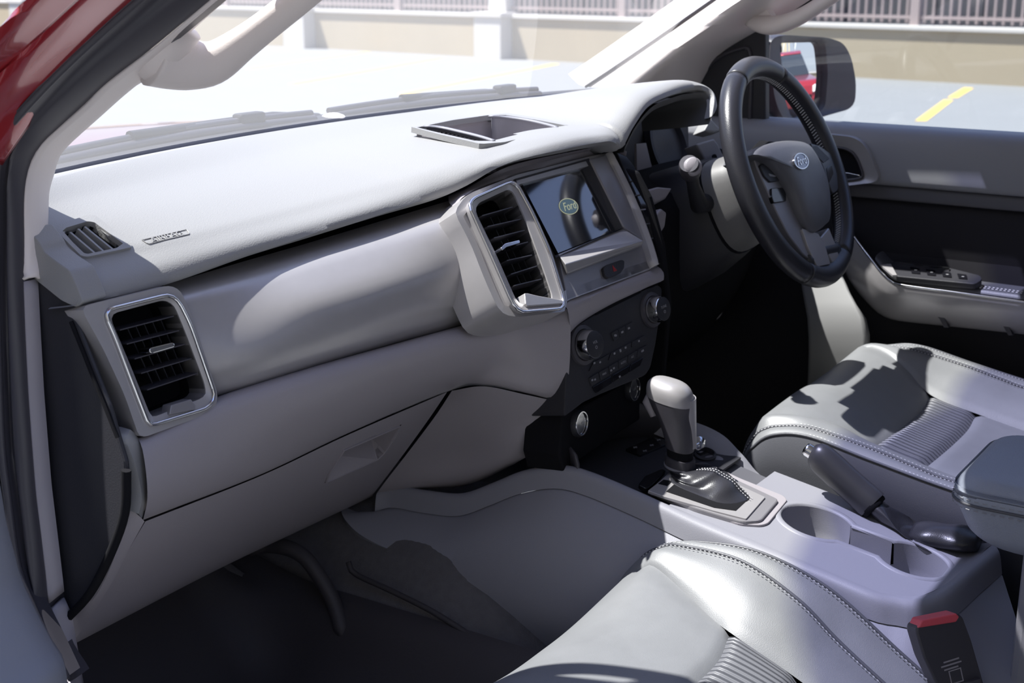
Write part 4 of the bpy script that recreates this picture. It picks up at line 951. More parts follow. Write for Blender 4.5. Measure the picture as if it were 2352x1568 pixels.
c = BPp.at(2196, 1552, .0004); q = [c+bu*sx_*.008+bv*sy*.008 for sx_, sy in ((-1, -1), (1, -1), (1, 1), (-1, 1))]; b.ring(q, shrink(q, .85), BPp.n, -.0002, .0003)
b.build('moulded_marks', 'lower_plastic', t)
b = B(); b.tube([BPp.at(2200, 1560, -.012), BPp.at(2235, 1700, -.012)], .012, 8, flat=2.2); b.build('buckle_stem', 'rubber', t, 60)
# ------------------------------------------------------------------ centre console
CP = Pl((0, -.21, .858), (0, -.175, 1)); cn = CP.n
con = thing('centre_console', 'grey centre console with two cup holders between the seats', 'console', (0, -.15, .7))
rimn = [(868, 1128, -.165), (905, 1116, -.155), (980, 1128, -.152), (1060, 1134, -.150), (1130, 1110, -.145), (1200, 1082, -.140), (1280, 1069, -.135), (1350, 1084, -.132), (1470, 1134, -.130), (1600, 1186, -.130), (1760, 1250, -.130), (1900, 1310, -.130), (2010, 1356, -.130), (2050, 1372, -.127), (2085, 1378, -.116), (2130, 1376, -.104), (2180, 1352, -.085), (2250, 1292, -.045), (2290, 1258, -.012)]
R0 = [P(x, y, x=X) for x, y, X in rimn]
for i, (x, y, X) in enumerate(rimn):
    if i >= 13: R0[i] = CP.at(x, y, (.001, .003, .005, .011, .016, .02)[i-13])
    elif i >= 9: R0[i].z = .858+.175*(R0[i].y+.21)+.001
R0i = [p+V((.010, -.001 if i < 13 else .008, -.0005 if i > 8 else -.004)) for i, p in enumerate(R0)]; R0j = [p+V((.004, -.001 if i < 13 else .003, .0002)) for i, p in enumerate(R0)]
R1_ = [p+V((-.006, -.001 if i < 13 else -.006, -.006)) for i, p in enumerate(R0)]
R2_ = [p+V((-.012, -.003 if i < 13 else -.012, -.028)) for i, p in enumerate(R0)]
R2g = [p+V((-.010, -.002 if i < 13 else -.010, -.0290)) for i, p in enumerate(R0)]
R2h = [p+V((-.013, -.003 if i < 13 else -.013, -.0305)) for i, p in enumerate(R0)]
low = cr([P(x, y, x=X) for x, y, X in [(782, 1160, -.19), (792, 1192, -.212), (845, 1238, -.220), (1000, 1305, -.217), (1280, 1412, -.212), (1500, 1500, -.207), (1800, 1610, -.20), (2100, 1700, -.195), (2250, 1690, -.175), (2400, 1600, -.09)]], 200)
R4 = []
for i, p in enumerate(R0):
    R4.append(low[round(199*(i/18)**1.0)] if 0 else min(low, key=lambda q: abs(q.y-(p.y-.0))))
n1 = 90
Rw = [cr(r, n1) for r in (R0i, R0j, R0, R1_, R2_)]
cols = [cr([r[j] for r in Rw], 14) for j in range(n1)]
b = B(); b.grid([[cols[j][i] for j in range(n1)] for i in range(14)]); b.build('upper_moulding', 'console_plastic', con, 60)
Ra = cr(R2h, n1); Rb_ = cr(low, n1); Rw = [cr(R2g, n1), Ra, [a.lerp(c, .5)+V((-.006, 0, 0)) for a, c in zip(Ra, Rb_)], Rb_, [p+V((.04, 0, -.10)) for p in Rb_]]
b = B(); b.grid(Rw); b.build('side_panel', 'console_plastic', con, 50)
# dark bracket under the dashboard in front of the console
# far rim
fo = [(1500, 958, .118), (1590, 984, .118), (1660, 1014, .118), (1704, 1052, .116), (1745, 1100, .115), (1800, 1133, .114), (1900, 1165, .112), (2000, 1192, .110), (2110, 1220, .108), (2250, 1245, .105)]
fi = [(1495, 972, .104), (1590, 999, .102), (1650, 1030, .100), (1692, 1068, .098), (1738, 1116, .096), (1792, 1146, .096), (1890, 1180, .096), (1990, 1210, .094), (2100, 1236, .092), (2240, 1262, .09)]
FO = [P(x, y, x=X) for x, y, X in fo]; FI = [P(x, y, x=X) for x, y, X in fi]
FM = [a.lerp(c, .5)+V((0, 0, .004)) for a, c in zip(FO, FI)]
FB = [V((p.x-.006, p.y, min(p.z-.004, .858+.175*(p.y+.21)-(.014 if p.y > -.12 else .002)))) for p in FI]
FD = [V((p.x+.02, p.y, .72)) for p in FO]
loft('far_moulding', [FD, FO, FM, FI, FB], 'console_plastic', con, n=70, sub=4, smooth=60)
# top surface with the two cup holders and the slot between
cups = [((-.002, -.2165), .0455), ((.000, -.3440), .0430)]
def ctop(x, y, h=0): return V((x, y, .858+.175*(y+.21)+h))
g = []; ny, nx = 90, 56
for i in range(ny+1):
    y = -.06-(.385-.06)*i/ny; g.append([ctop(-.124+.222*j/nx, y, -.0005) for j in range(nx+1)])
b = B(); fs = []; vs = [p for r in g for p in r]
def inhole(p):
    for (cx, cy), r in cups:
        if (p.x-cx)**2+(p.y-cy)**2 < (r+.0045)**2: return True
    return (abs(p.x+.001) < .0300 and -.312 < p.y < -.25) or (p.x > .026 and p.y > -.115)
for i in range(ny):
    for j in range(nx):
        a = i*(nx+1)+j; f = (a, a+1, a+nx+2, a+nx+1); c = (vs[f[0]]+vs[f[2]])/2
        if not inhole(c) and not (c.x < -.117 and c.y < -.345): fs.append(f)
b.add(vs, fs); b.build('top_deck', 'console_plastic', con, 60)
# one outline running round both cups and the slot
def outl(r_):
    out = []
    (c1, r1), (c2, r2) = cups; r1 += r_; r2 += r_; hw = .0265+r_
    a1 = asin(min(1, hw/r1)); a2 = asin(min(1, hw/r2))
    for k in range(41):
        a = -pi/2+a1+(2*pi-2*a1)*k/40; out.append(V((c1[0]+r1*cos(a), c1[1]+r1*sin(a), 0)))
    for k in range(41):
        a = pi/2+a2+(2*pi-2*a2)*k/40; out.append(V((c2[0]+r2*cos(a), c2[1]+r2*sin(a), 0)))
    return out
def on(L, h): return [ctop(p.x, p.y, h) for p in L]
b = B(); b.grid([on(outl(.0095), -.0005), on(outl(.008), .0008), on(outl(.003), .0010), on(outl(.001), .0002), on(outl(0), -.003)], True); cl = b.build('cup_holder_lip', 'console_plastic', con, 60)
for (c, r) in cups:
    b = B(); o = ctop(c[0], c[1]); K = 48
    ang = [2*pi*k/K for k in range(K)]
    rows = []
    for rr_, h in ((r, -.002), (r-.002, -.03), (r-.005, -.062), (r-.012, -.066), (.001, -.066)):
        rows.append([V((c[0]+rr_*cos(a), c[1]+rr_*sin(a), (ctop(c[0]+rr_*cos(a), c[1]+rr_*sin(a)).z if h > -.05 else o.z)+h)) for a in ang])
    vs = [p for r_ in rows for p in r_]; fs = []
    for i in range(4):
        for k in range(K):
            k2 = (k+1) % K; m_ = (rows[i][k]+rows[i+1][k2])/2
            if i < 2 and abs(m_.x+.001) < .0255 and ((c[1] > -.28 and m_.y < c[1]) or (c[1] < -.28 and m_.y > c[1])) and i < 1: continue
            fs.append((i*K+k, i*K+k2, (i+1)*K+k2, (i+1)*K+k))
    b.add(vs, fs); b.build('cup_holder', 'console_plastic', con, 60)
b = B(); x0, x1, y0, y1 = -.0275, .0255, -.3075, -.2515
b.add([ctop(x0, y0, -.001), ctop(x1, y0, -.001), ctop(x1, y1, -.001), ctop(x0, y1, -.001), ctop(x0, y0, -.034), ctop(x1, y0, -.034), ctop(x1, y1, -.034), ctop(x0, y1, -.034)], [(4, 5, 6, 7), (0, 4, 7, 3), (1, 2, 6, 5)])
b.build('coin_slot', 'console_plastic', con)
# rear deck rising to the arm rest box
D0 = [ctop(x, -.384, -.0004) for x in (-.114, -.06, 0, .06, .10)]; D3 = R0i[15:]+[CP.at(2330, 1235, .03), V((.10, -.46, .862))]
D0, D3 = cr(D0, 30), cr(D3, 30); D1 = [a.lerp(c, .5)+V((0, 0, -.003)) for a, c in zip(D0, D3)]
loft('rear_rise', [D0, D1, D3], 'console_plastic', con, n=30, sub=4, smooth=60)
b = B(); b.prism([V((x, -.47, z)) for x, z in ((-.10, .55), (.125, .55), (.115, .93), (-.085, .93))], (0, -1, 0), .02, .35); b.build('box_body', 'console_plastic', con, bevel=.01)
b = B(); b.add([ctop(.012, -.117, -.012), ctop(.090, -.117, -.012), ctop(.10, -.03, -.014), ctop(.012, -.03, -.014), ctop(.024, -.115, -.001), ctop(.090, -.115, -.001)], [(0, 1, 2, 3), (0, 1, 5, 4)]); b.build('side_tray', 'door_band', con, solid=.002)
# front tray
TF = Pl((0, .03, .886), (0, -.05, 1))
b = B(); b.add([V((-.135, .13, .89)), V((.11, .13, .89)), V((.105, -.06, .882)), V((-.125, -.06, .882))], [(0, 1, 2, 3)])
tf = cr([P(x, y, x=X) for x, y, X in rimn[5:9]], 30)
b.grid([[p+V((.012, 0, -.004)) for p in tf], [V((p.x+.016, p.y, .885)) for p in tf]])
b.build('front_tray', 'black_plastic', con, solid=.003)
b = B(); bw = cr([V((-.13, .07, .93)), V((-.09, .118, .945)), V((0, .135, .95)), V((.07, .118, .945)), V((.11, .06, .93))], 24); b.grid([bw, [p+V((0, -.004, -.012)) for p in bw], [V((p.x, p.y-.006, .885)) for p in bw]]); b.build('tray_back_rim', 'rubber', con, 60, solid=.004)
q = TF.pts([(1436, 1032), (1500, 1004), (1534, 1012), (1528, 1022), (1470, 1046)], .002); b = B(); b.prism(rc(q, .003), TF.n, -.004, .001); sp = b.build('socket_panel', 'gloss_black', con, bevel=.0006)
b = B()
for x, y in ((1459, 1027), (1481, 1035), (1497, 1022), (1513, 1010)):
    c = TF.at(x, y, .0032); b.prism([c+V((-.004, -.001, 0)), c+V((.004, -.001, 0)), c+V((.004, .001, 0)), c+V((-.004, .001, 0))], TF.n, 0, .0002); b.prism([c+V((-.001, -.003, 0)), c+V((.001, -.003, 0)), c+V((.001, .003, 0)), c+V((-.001, .003, 0))], TF.n, 0, .0002)
b.build('socket_icons', 'grey_print', sp)
# plate round the gear selector
outer = [(1490, 1128), (1560, 1158), (1700, 1205), (1748, 1208), (1764, 1203), (1808, 1150), (1800, 1140), (1700, 1100), (1640, 1072), (1560, 1066)]
b = B(); b.prism(rc(CP.pts(outer, .001), .006), cn, -.004, .0015); gp_ = b.build('selector_surround', 'lower_plastic', con, bevel=.001)
b = B(); b.prism(rc(CP.pts([(1496, 1124), (1545, 1078), (1632, 1076), (1700, 1104), (1790, 1146), (1748, 1195), (1708, 1198), (1600, 1166)], .006), .008), cn, -.008, .0); b.build('selector_bezel', 'dark_satin', gp_, bevel=.002)
b = B(); b.prism(rc(CP.pts([(1488, 1126), (1543, 1084), (1637, 1085), (1758, 1141), (1714, 1191), (1640, 1172), (1527, 1140)], .008), .002), cn, -.004, .0); b.build('selector_plate', 'satin_silver', gp_, bevel=.0006)
for L, nm in (([(1512, 1110), (1524, 1101), (1544, 1104), (1533, 1115)], 'release_slot'), ([(1530, 1128), (1548, 1112), (1600, 1110), (1700, 1140), (1716, 1148), (1690, 1172), (1640, 1165)], 'boot_opening')):
    b = B(); b.prism(CP.pts(L, .0086), cn, -.004, .0); b.build(nm, 'matt_black', gp_)
b = B(); b.prism(rc(CP.pts([(1466, 1112), (1482, 1092), (1520, 1076), (1530, 1080), (1500, 1110), (1484, 1122)], .004), .004), cn, -.006, 0); b.build('front_pocket', 'gloss_black', con, bevel=.001)
# 12 volt socket on the far side, with its open cap
c = P(1618, 1042, x=.075)
b = B(); b.lathe(c-V((0, 0, .008)), V((-.2, -.2, 1)), [(.016, 0), (.016, .010), (.013, .012), (.012, .004), (.0005, .004)], 28); sk = b.build('accessory_socket', 'black_plastic', con, 50)
b = B(); b.lathe(c+V((.004, .012, .010)), V((-.3, -.8, .3)), [(.012, 0), (.0125, .004), (.0105, .006), (.0005, .0065)], 24); b.build('socket_cap', 'chrome', sk, 50)
b = B(); c2 = P(1640, 1058, x=.075); b.lathe(c2, V((-.1, -.1, 1)), [(.014, -.004), (.014, .002), (.012, .003), (.0005, .003)], 28); b.build('blank_plug', 'dark_satin', con, 50)

# ------------------------------------------------------------------ gear selector
gs = thing('gear_selector', 'grey topped automatic gear selector with wrinkled black boot', 'gear lever', (-.03, -.04, .88))
def esec(c, rx, ryf, ryr, ax=V((0, 0, 1)), k=28, e_=.85):
    out = []
    for i in range(k):
        a = 2*pi*i/k; c_, s_ = cos(a), sin(a)
        out.append(V(c)+V((rx*abs(c_)**e_*(1 if c_ > 0 else -1), (ryf if s_ > 0 else ryr)*abs(s_)**e_*(1 if s_ > 0 else -1), (ryf if s_ > 0 else ryr)*s_*ax.y)))
    return out
tl = V((0, .18, 1)); GX = -.03
def ks(y, z, rx, f, r): return esec((GX, y, z), rx, f, r, tl)
knob = [ks(-.030, .930, .0185, .0185, .0185), ks(-.029, .940, .0190, .0195, .0195), ks(-.024, .962, .0205, .023, .0225), ks(-.018, .980, .0222, .029, .0265), ks(-.015, .995, .0235, .034, .0300)]
b = B(); kc = [cr([r[j] for r in knob], 16) for j in range(28)]; b.grid([[kc[j][i] for j in range(28)] for i in range(16)], True, True); b.build('knob_grip', 'rubber', gs, 60)
top = [ks(-.015, .9945, .0238, .0343, .0303), ks(-.0145, 1.004, .0238, .0340, .0303), ks(-.014, 1.012, .0220, .0315, .0285), ks(-.014, 1.0185, .0170, .0250, .0230), ks(-.014, 1.0215, .0100, .0150, .0140), ks(-.014, 1.0222, .0010, .0015, .0014)]
kc = [cr([r[j] for r in top], 20) for j in range(28)]
b = B(); b.grid([[kc[j][i] for j in range(28)] for i in range(20)], True, True); b.build('knob_cap', 'satin_silver', gs, 60)
bk = [esec((GX+.007, -.036, .933), .0130, .010, .0135, tl), esec((GX+.007, -.033, .960), .0145, .012, .0150, tl), esec((GX+.006, -.028, .985), .0175, .014, .0190, tl), esec((GX+.005, -.026, 1.002), .0190, .015, .0205, tl)]
b = B(); b.grid(bk, True, True); b.build('knob_back', 'satin_silver', gs, 60)
b = B(); b.tube([P(1488, 915, x=GX)+V((0, -.006, .01)), P(1490, 922, x=GX), P(1502, 955, x=GX)], [.006, .0085, .005], 12); b.build('lock_button', 'lower_plastic', gs, 60)
b = B(); b.grid([ks(-.031, .914, .0165, .0170, .0170), ks(-.030, .932, .0165, .0170, .0170)], True, True); b.build('collar', 'matt_black', gs, 60)
b = B(); b.grid([ks(-.031, .902, .0205, .0205, .0205), ks(-.031, .918, .0190, .0195, .0195)], True, True); b.build('boot_ring', 'rubber', gs, 60)
b = B(); b.grid([ks(-.031, .9035, .0208, .0208, .0208), ks(-.031, .9065, .0206, .0206, .0206)], True, True); b.build('boot_band', 'console_plastic', gs, 60)
bt = []; base = [V((x, y, 0)) for x, y in [(.006, -.066), (.006, -.036), (-.073, -.040), (-.080, -.108), (-.046, -.134), (-.018, -.126)]]
base = cr(base, 36, True); 
# start the ring of the base at the +x side so that it follows the ring of the lever
k0 = max(range(36), key=lambda i: base[i].x); base = base[k0:]+base[:k0]
if base[9].y < base[27].y: base = [base[0]]+base[1:][::-1]
tops = [V((GX+.0205*cos(2*pi*i/36), -.031+.0205*sin(2*pi*i/36), .9035)) for i in range(36)]
for k in range(27):
    f = k/26; sec = []
    for i in range(36):
        p = base[i]; zb_ = .858+.175*(p.y+.21)+.0075
        g = f**1.25 if i < 0 else f
        bulge = sin(pi*f); rear = max(0, -sin(2*pi*i/36))
        q = V((tops[i].x*(1-g)+p.x*g, tops[i].y*(1-g)+p.y*g, tops[i].z*(1-f**1.5)+zb_*f**1.5))
        o = V((cos(2*pi*i/36), sin(2*pi*i/36), .35))
        wr = .0020*sin(4*2*pi*i/36+f*7)*bulge+.0026*sin(f*17+rear*2.2)*bulge
        q += o*(wr-.004*bulge*(1-rear))+V((0, 0, .013*bulge*rear))
        sec.append(q)
    bt.append(sec)
b = B(); b.grid(bt, True, True); b.build('boot', 'wheel_leather', gs, 180)
b = B()
for s in (-.003, .003):
    ln = [bt[k][25]+V((s, -.001, .0012)) for k in range(3, 27)]; pp = even(ln, 44)
    for k in range(0, 43, 2): b.tube([pp[k], pp[k+1]], .0007, 5)
b.build('boot_stitching', 'thread', gs)
# ------------------------------------------------------------------ hand brake
hb = thing('hand_brake', 'raised hand brake lever with black grip and chrome button', 'hand brake', (.075, -.25, .86))
hp = [P(x, y, x=.075) for x, y in [(1866, 1040), (1885, 1052), (1930, 1092), (1985, 1142), (2004, 1160)]]
b = B(); b.tube(cr(hp, 20), [.0135, .0185, .0205, .0212]+[.0215]*12+[.022, .022, .0225, .022], 20, up=(1, 0, 0), flat=.82); b.build('grip', 'grip_leather', hb, 60)
b = B(); a_ = (hp[0]-hp[1]).normalized(); b.lathe(hp[0]-a_*.002, a_, [(.0095, -.004), (.0095, .009), (.0088, .0125), (.0065, .014), (.0005, .0143)], 24); b.build('release_button', 'chrome', hb, 50)
b = B(); b.lathe(hp[-1], (hp[-1]-hp[-2]), [(.0185, -.002), (.019, .003), (.0175, .006)], 24); b.build('grip_collar', 'matt_black', hb, 50)
bo = []
for k in range(21):
    f = k/20; c = hp[-1].lerp(V((.072, -.345, .832)), f); sec = []
    for i in range(28):
        a = 2*pi*i/28; r = .017+.020*f+.0014*sin(a*3+f*7)*sin(pi*f)
        sec.append(c+V((cos(a)*r*.85, sin(a)*r*.55*(1-f)+sin(a)*r*1.1*f, sin(a)*r*(1-.75*f)+.0012*sin(f*12+a))))
    bo.append(sec)
b = B(); b.grid(bo, True, True); b.build('boot', 'wheel_leather', hb, 180)
bo = []
for k in range(17):
    f = k/16; y = -.318-.085*f; r = .016+.010*sin(pi*f)+.0025*sin(f*9); bo.append([V((.078+cos(2*pi*i/20)*r*1.2, y, .838+.006*f+sin(2*pi*i/20)*r*.62+.0012*sin(i*.6+f*9))) for i in range(20)])
b = B(); b.grid(bo, True, True); b.build('boot_fold', 'wheel_leather', hb, 180)
# ------------------------------------------------------------------ arm rest
ar = thing('arm_rest', 'black padded arm rest lid at the right edge, rear of the console', 'arm rest', (0, -.55, .93))
def rbox(x0, x1, y0, y1, z0, z1, r, k=8):
    """rounded box as stacked rounded rectangles"""
    rows = []
    prof = [(r*(1-cos(t)), r*(1-sin(t))) for t in [pi/2*i/k for i in range(k+1)]]
    L = [(r*(1-sin(pi/2*i/k)), z0+r*(1-cos(pi/2*i/k))) for i in range(k+1)]+[(r*(1-cos(pi/2*i/k)), z1-r*(1-sin(pi/2*i/k))) for i in range(k+1)]
    for ins, z in L:
        q = rc([V((x0+ins, y0+ins, z)), V((x1-ins, y0+ins, z)), V((x1-ins, y1-ins, z)), V((x0+ins, y1-ins, z))], max(.045-ins*.5, .01), 8); rows.append(q)
    return rows
b = B(); b.grid(rbox(-.108, .112, -.80, -.405, .957, .990, .022), True, True); b.build('lid_top', 'lid_leather_skylit', ar, 180)
low_ = rbox(-.108, .112, -.80, -.405, .905, .985, .022)
low_ = [[V((p.x*(1-.10*(.962-p.z)/.057), p.y-.035*(max(0, .962-p.z)/.057)**1.5*(1 if p.y > -.6 else 0), p.z)) for p in r] for r in low_]
b = B(); b.grid(low_, True, True); b.build('lid_base', 'lid_leather_skylit', ar, 180)
b = B(); q = rc([V((-.1085, -.80, .9615)), V((.1125, -.80, .9615)), V((.1125, -.4045, .9615)), V((-.1085, -.4045, .9615))], .045, 10); b.tube(q, .0018, 8, closed=True); b.build('lid_piping', 'dark_leather', ar, 180)
b = B()
for dz in (-.0055, .0055):
    pp = even([V((p.x, p.y, p.z+dz)) for p in q]+[V((q[0].x, q[0].y, q[0].z+dz))], 240)
    for k in range(0, 239, 2): b.tube([pp[k]*1.0+V((0, .0004, 0)), pp[k+1]+V((0, .0004, 0))], .0006, 4)
b.build('lid_stitching', 'grey_print', ar)
# ------------------------------------------------------------------ driver's door
dd_ = thing('driver_door', 'closed driver door with grey upper panel, silver handle and arm rest', 'door', (.74, -.2, .9))
def yrow(x, z, y0=.46, y1=-1.0, n=14): return [V((x, y0+(y1-y0)*k/(n-1), z)) for k in range(n)]
loft('upper_panel', [yrow(.79, 1.286), yrow(.735, 1.288), yrow(.712, 1.284), yrow(.698, 1.270), yrow(.692, 1.235), yrow(.692, 1.20), yrow(.697, 1.193), yrow(.712, 1.190)], 'door_plastic', dd_, n=14, sub=4, smooth=60)
loft('middle_band', [yrow(.712, 1.192), yrow(.703, 1.189), yrow(.702, 1.170), yrow(.710, 1.166), yrow(.73, 1.163)], 'door_band', dd_, n=14, sub=3, smooth=60)
loft('insert_panel', [yrow(.722, 1.168), yrow(.714, 1.158), yrow(.718, 1.10), yrow(.726, 1.03), yrow(.726, .98)], 'door_insert', dd_, n=14, sub=3, smooth=60)
loft('lower_panel', [yrow(.724, 1.10), yrow(.718, 1.03), yrow(.722, .98), yrow(.725, .935), yrow(.725, .88), yrow(.72, .75), yrow(.71, .56)], 'door_insert', dd_, n=14, sub=3, smooth=60).location.x = .0
b = B(); b.prism([V((.80, y, z)) for y, z in ((.46, .5), (-1.0, .5), (-1.0, 1.27), (.46, 1.27))], (1, 0, 0), -.06, .08); b.build('door_shell', 'red_paint', dd_)
ka = [P(x, y, x=X) for x, y, X in [(1846, 610, .715), (1880, 610, .712), (1932, 622, .708)]]; kb = [P(x, y, x=X) for x, y, X in [(1868, 760, .650), (1920, 759, .648), (1997, 758, .644)]]
loft('sunlit_kick_panel', [ka, [p.lerp(q, .5)+V((-.004, 0, 0)) for p, q in zip(ka, kb)], kb, [p+V((.01, 0, -.12)) for p in kb]], 'kick_plastic', dd_, n=20, sub=3, smooth=60, solid=.02)  # tilted towards the sun and cut to the outline of the sunlit patch
# release handle
HP = Pl((.690, 0, 1.23), (-1, 0, .02))
ho = HP.pts([(1900, 306), (1962, 313), (1984, 324), (2000, 346), (2023, 400), (2021, 412), (2008, 418), (1965, 423), (1900, 432)]); hi = HP.pts([(1900, 334), (1946, 340), (1964, 350), (1975, 368), (1986, 398), (1984, 407), (1970, 411), (1950, 413), (1900, 418)])
b = B(); b.ring(lin(rc(ho, .008), 60, True), lin(rc(hi, .006), 60, True), HP.n, -.02, .012, -.02, .006); he = b.build('handle_escutcheon', 'satin_silver', dd_, 40, bevel=.002)
b = B(); hl = lin(rc(hi, .006), 60, True); b.tube([p+HP.n*.009 for p in hl], .0022, 8, closed=True); b.build('handle_rim', 'rubber', he, 60)
b = B(); b.grid([[p+HP.n*.007 for p in hl], [p+HP.n*.0006 for p in hl], [p+HP.n*.0005 for p in shrink(hl, .02)]], True); b.build('handle_recess', 'matt_black', he)
b = B(); b.prism(rc(HP.pts([(1900, 404), (1945, 396), (1974, 402), (1978, 408), (1950, 413), (1900, 418)], .006), .002), HP.n, -.005, .0); b.build('pull_lever', 'chrome', he, bevel=.002)
# arm rest with silver front band
T0 = [(1945, 520, .697), (1957, 541, .692), (1980, 573, .682), (2004, 604, .670), (2024, 630, .661), (2046, 650, .655), (2075, 660, .651), (2200, 677, .648), (2352, 698, .646), (2600, 735, .644), (3000, 800, .644)]
B0 = [(1935, 590, .703), (1943, 629, .702), (1966, 664, .701), (1990, 692, .699), (2015, 716, .697), (2046, 731, .692), (2090, 738, .688), (2187, 748, .684), (2352, 766, .681), (2600, 796, .680), (3000, 850, .68)]
TA = [P(x, y, x=X) for x, y, X in T0]; BA = [P(x, y, x=X) for x, y, X in B0]
MA = [a.lerp(c, .45)+V((-.010, 0, .004)) for a, c in zip(TA, BA)]
LP = [p+V((-.002, 0, .003)) for p in TA]
loft('armrest_band', [[p+V((.010, 0, .001)) for p in TA], LP, [p.lerp(q, .12)+V((-.005, 0, 0)) for p, q in zip(TA, BA)], MA, BA, [p+V((.03, 0, -.004)) for p in BA]], 'satin_silver', dd_, n=60, sub=4, smooth=60)
b = B(); b.tube(cr([p+V((-.0015, 0, .004)) for p in TA], 60), .0022, 8); b.build('band_edge', 'chrome', dd_, 180)
TI = [p+V((.012, 0, .004)) for p in TA[3:]]; TM = [p+V((.035, 0, .013)) for p in TA[3:]]; TO = [V((.725, p.y, p.z+.012)) for p in TA[3:]]
loft('armrest_pad', [TI, [p+V((.016, 0, .010)) for p in TA[3:]], TM, TO], 'dark_leather', dd_, n=50, sub=4, smooth=60)
b = B()
for off in (.020, .026):
    pp = even(cr([p+V((off, 0, .0125+(off-.02)*.2)) for p in TA[4:]], 120), 200)
    for k in range(0, 199, 2): b.tube([pp[k], pp[k+1]], .0009, 4)
b.build('armrest_stitching', 'thread', dd_)
for L in ([(2096, 712), (2106, 704), (2150, 712), (2168, 728), (2178, 752), (2168, 752), (2158, 732), (2146, 720), (2110, 713)], [(2246, 732), (2254, 724), (2296, 730), (2314, 744), (2326, 770), (2316, 770), (2304, 748), (2290, 738), (2258, 733)]):
    b = B(); n_ = V((-1, 0, .1)).normalized(); pl_ = Pl((.672, -.2, 1.0), n_); b.prism(pl_.pts(L), n_, -.012, .0); b.build('pull_recess', 'rubber', dd_)
# window switches
SPn = Pl(P(2150, 625, x=.68), (-.25, 0, 1))
b = B(); b.prism(rc(SPn.pts([(2020, 604), (2064, 600), (2184, 615), (2252, 632), (2256, 642), (2240, 652), (2060, 634)], .001), .006), SPn.n, -.01, .0); sp_ = b.build('switch_panel', 'black_plastic', dd_, bevel=.0015)
b = B(); b.prism(SPn.pts([(2062, 602), (2072, 600), (2182, 614), (2180, 619)], .0045), SPn.n, -.003, .0005); b.build('switch_trim', 'chrome', sp_)
b = B(); b.prism(SPn.pts([(2022, 608), (2046, 606), (2060, 632), (2050, 632)], .0045), SPn.n, -.003, .0005); b.build('switch_trim', 'satin_silver', sp_)
for k in range(4):
    x = 2090+k*36; b = B(); b.prism(rc(SPn.pts([(x, 612+k*5), (x+22, 615+k*5), (x+24, 628+k*4), (x+4, 626+k*4)], .003), .002), SPn.n, -.006, .0); w_ = b.build('window_switch', 'gloss_black', sp_, bevel=.001)
    b = B(); c = SPn.at(x+14, 620+k*5, .0032); b.prism([c+V((a_, c_, 0)) for a_, c_ in ((-.003, -.002), (.003, -.002), (.003, .002), (-.003, .002))], SPn.n, 0, .0003); b.build('switch_mark', 'grey_print', w_)
# window sail, frame and glass
b = B(); sl = [P(x, y, x=.735) for x, y in [(1596, 300), (1597, 182), (1610, 160), (1652, 112), (1700, 82), (1733, 62), (1762, 50), (1762, 292), (1700, 290)]]; b.prism(sl, (1, 0, 0), -.008, .012); sail = b.build('mirror_sail', 'black_plastic', dd_, bevel=.003)
b = B(); b.tube(cr([P(x, y, x=.726) for x, y in [(1606, 270), (1605, 190), (1640, 140), (1700, 112), (1724, 128), (1722, 280)]], 40), .004, 8); b.build('sail_ridge', 'rubber', sail, 60)
b = B(); b.prism([V((.765, y, z)) for y, z in ((.21, 1.27), (-.95, 1.27), (-.90, 1.68), (-.2, 1.68), (-.02, 1.60), (.205, 1.45))], (1, 0, 0), 0, .003); gl = b.build('window_2', 'side_glass'); struct(gl)
b = B(); b.tube([V((.765, y, z)) for y, z in ((.46, 1.285), (.46, 1.30), (.21, 1.455), (-.02, 1.605), (-.2, 1.69), (-.92, 1.70), (-.97, 1.28))], .016, 8); b.build('window_frame', 'matt_black', dd_, 60)
# ------------------------------------------------------------------ driver's door mirror
mn_ = V((-.30, -.95, .03)).normalized(); mo = V((1.06, .235, 1.34))
MP = Pl(mo, mn_)
dm = thing('side_mirror', 'black door mirror outside the driver window, seen past the steering wheel', 'mirror', mo)
ho = MP.pts([(1762, 112), (1776, 86), (1800, 80), (1900, 86), (1938, 98), (1956, 132), (1967, 190), (1964, 236), (1950, 251), (1890, 268), (1832, 288), (1806, 285), (1782, 240)], .012)
hs = lin(rc(ho, .022), 90, True)
gi = MP.pts([(1787, 100), (1800, 95), (1884, 93), (1893, 104), (1898, 170), (1892, 246), (1862, 268), (1830, 287), (1818, 282), (1800, 230)])
gs_ = lin(rc(gi, .012), 90, True)
def match(a, b_):
    c = sum(a, V((0, 0, 0)))/len(a); k = min(range(len(b_)), key=lambda i: (b_[i]-a[0]).length); return b_[k:]+b_[:k]
gs_ = match(hs, gs_)
b = B(); dpt = V((.05, 1, .02)).normalized(); cc = sum(hs, V((0, 0, 0)))/len(hs)
b.grid([[p.lerp(cc, .0)-mn_*.012 for p in gs_], [p+mn_*.004 for p in gs_], [p.lerp(q, .45)+mn_*.002 for p, q in zip(gs_, hs)], [p.lerp(cc, .02) for p in hs], hs, [p+dpt*.02 for p in hs], [p.lerp(cc, .06)+dpt*.06 for p in hs], [p.lerp(cc, .25)+dpt*.10 for p in hs], [p.lerp(cc, .6)+dpt*.125 for p in hs], [p.lerp(cc, .97)+dpt*.13 for p in hs]], True, True)
b.build('mirror_housing', 'rubber', dm, 60)
gc = sum(gs_, V((0, 0, 0)))/len(gs_); Rm = max((p-gc).length for p in gs_)
b = B(); b.grid([[q-mn_*.012+mn_*((Rm**2-(q-gc).length**2)/2.6) for q in (gc+(p-gc)*f for p in gs_)] for f in [1-.05*k for k in range(20)]+[.01]], True, True); b.build('mirror_glass', 'mirror_glass', dm, 180)
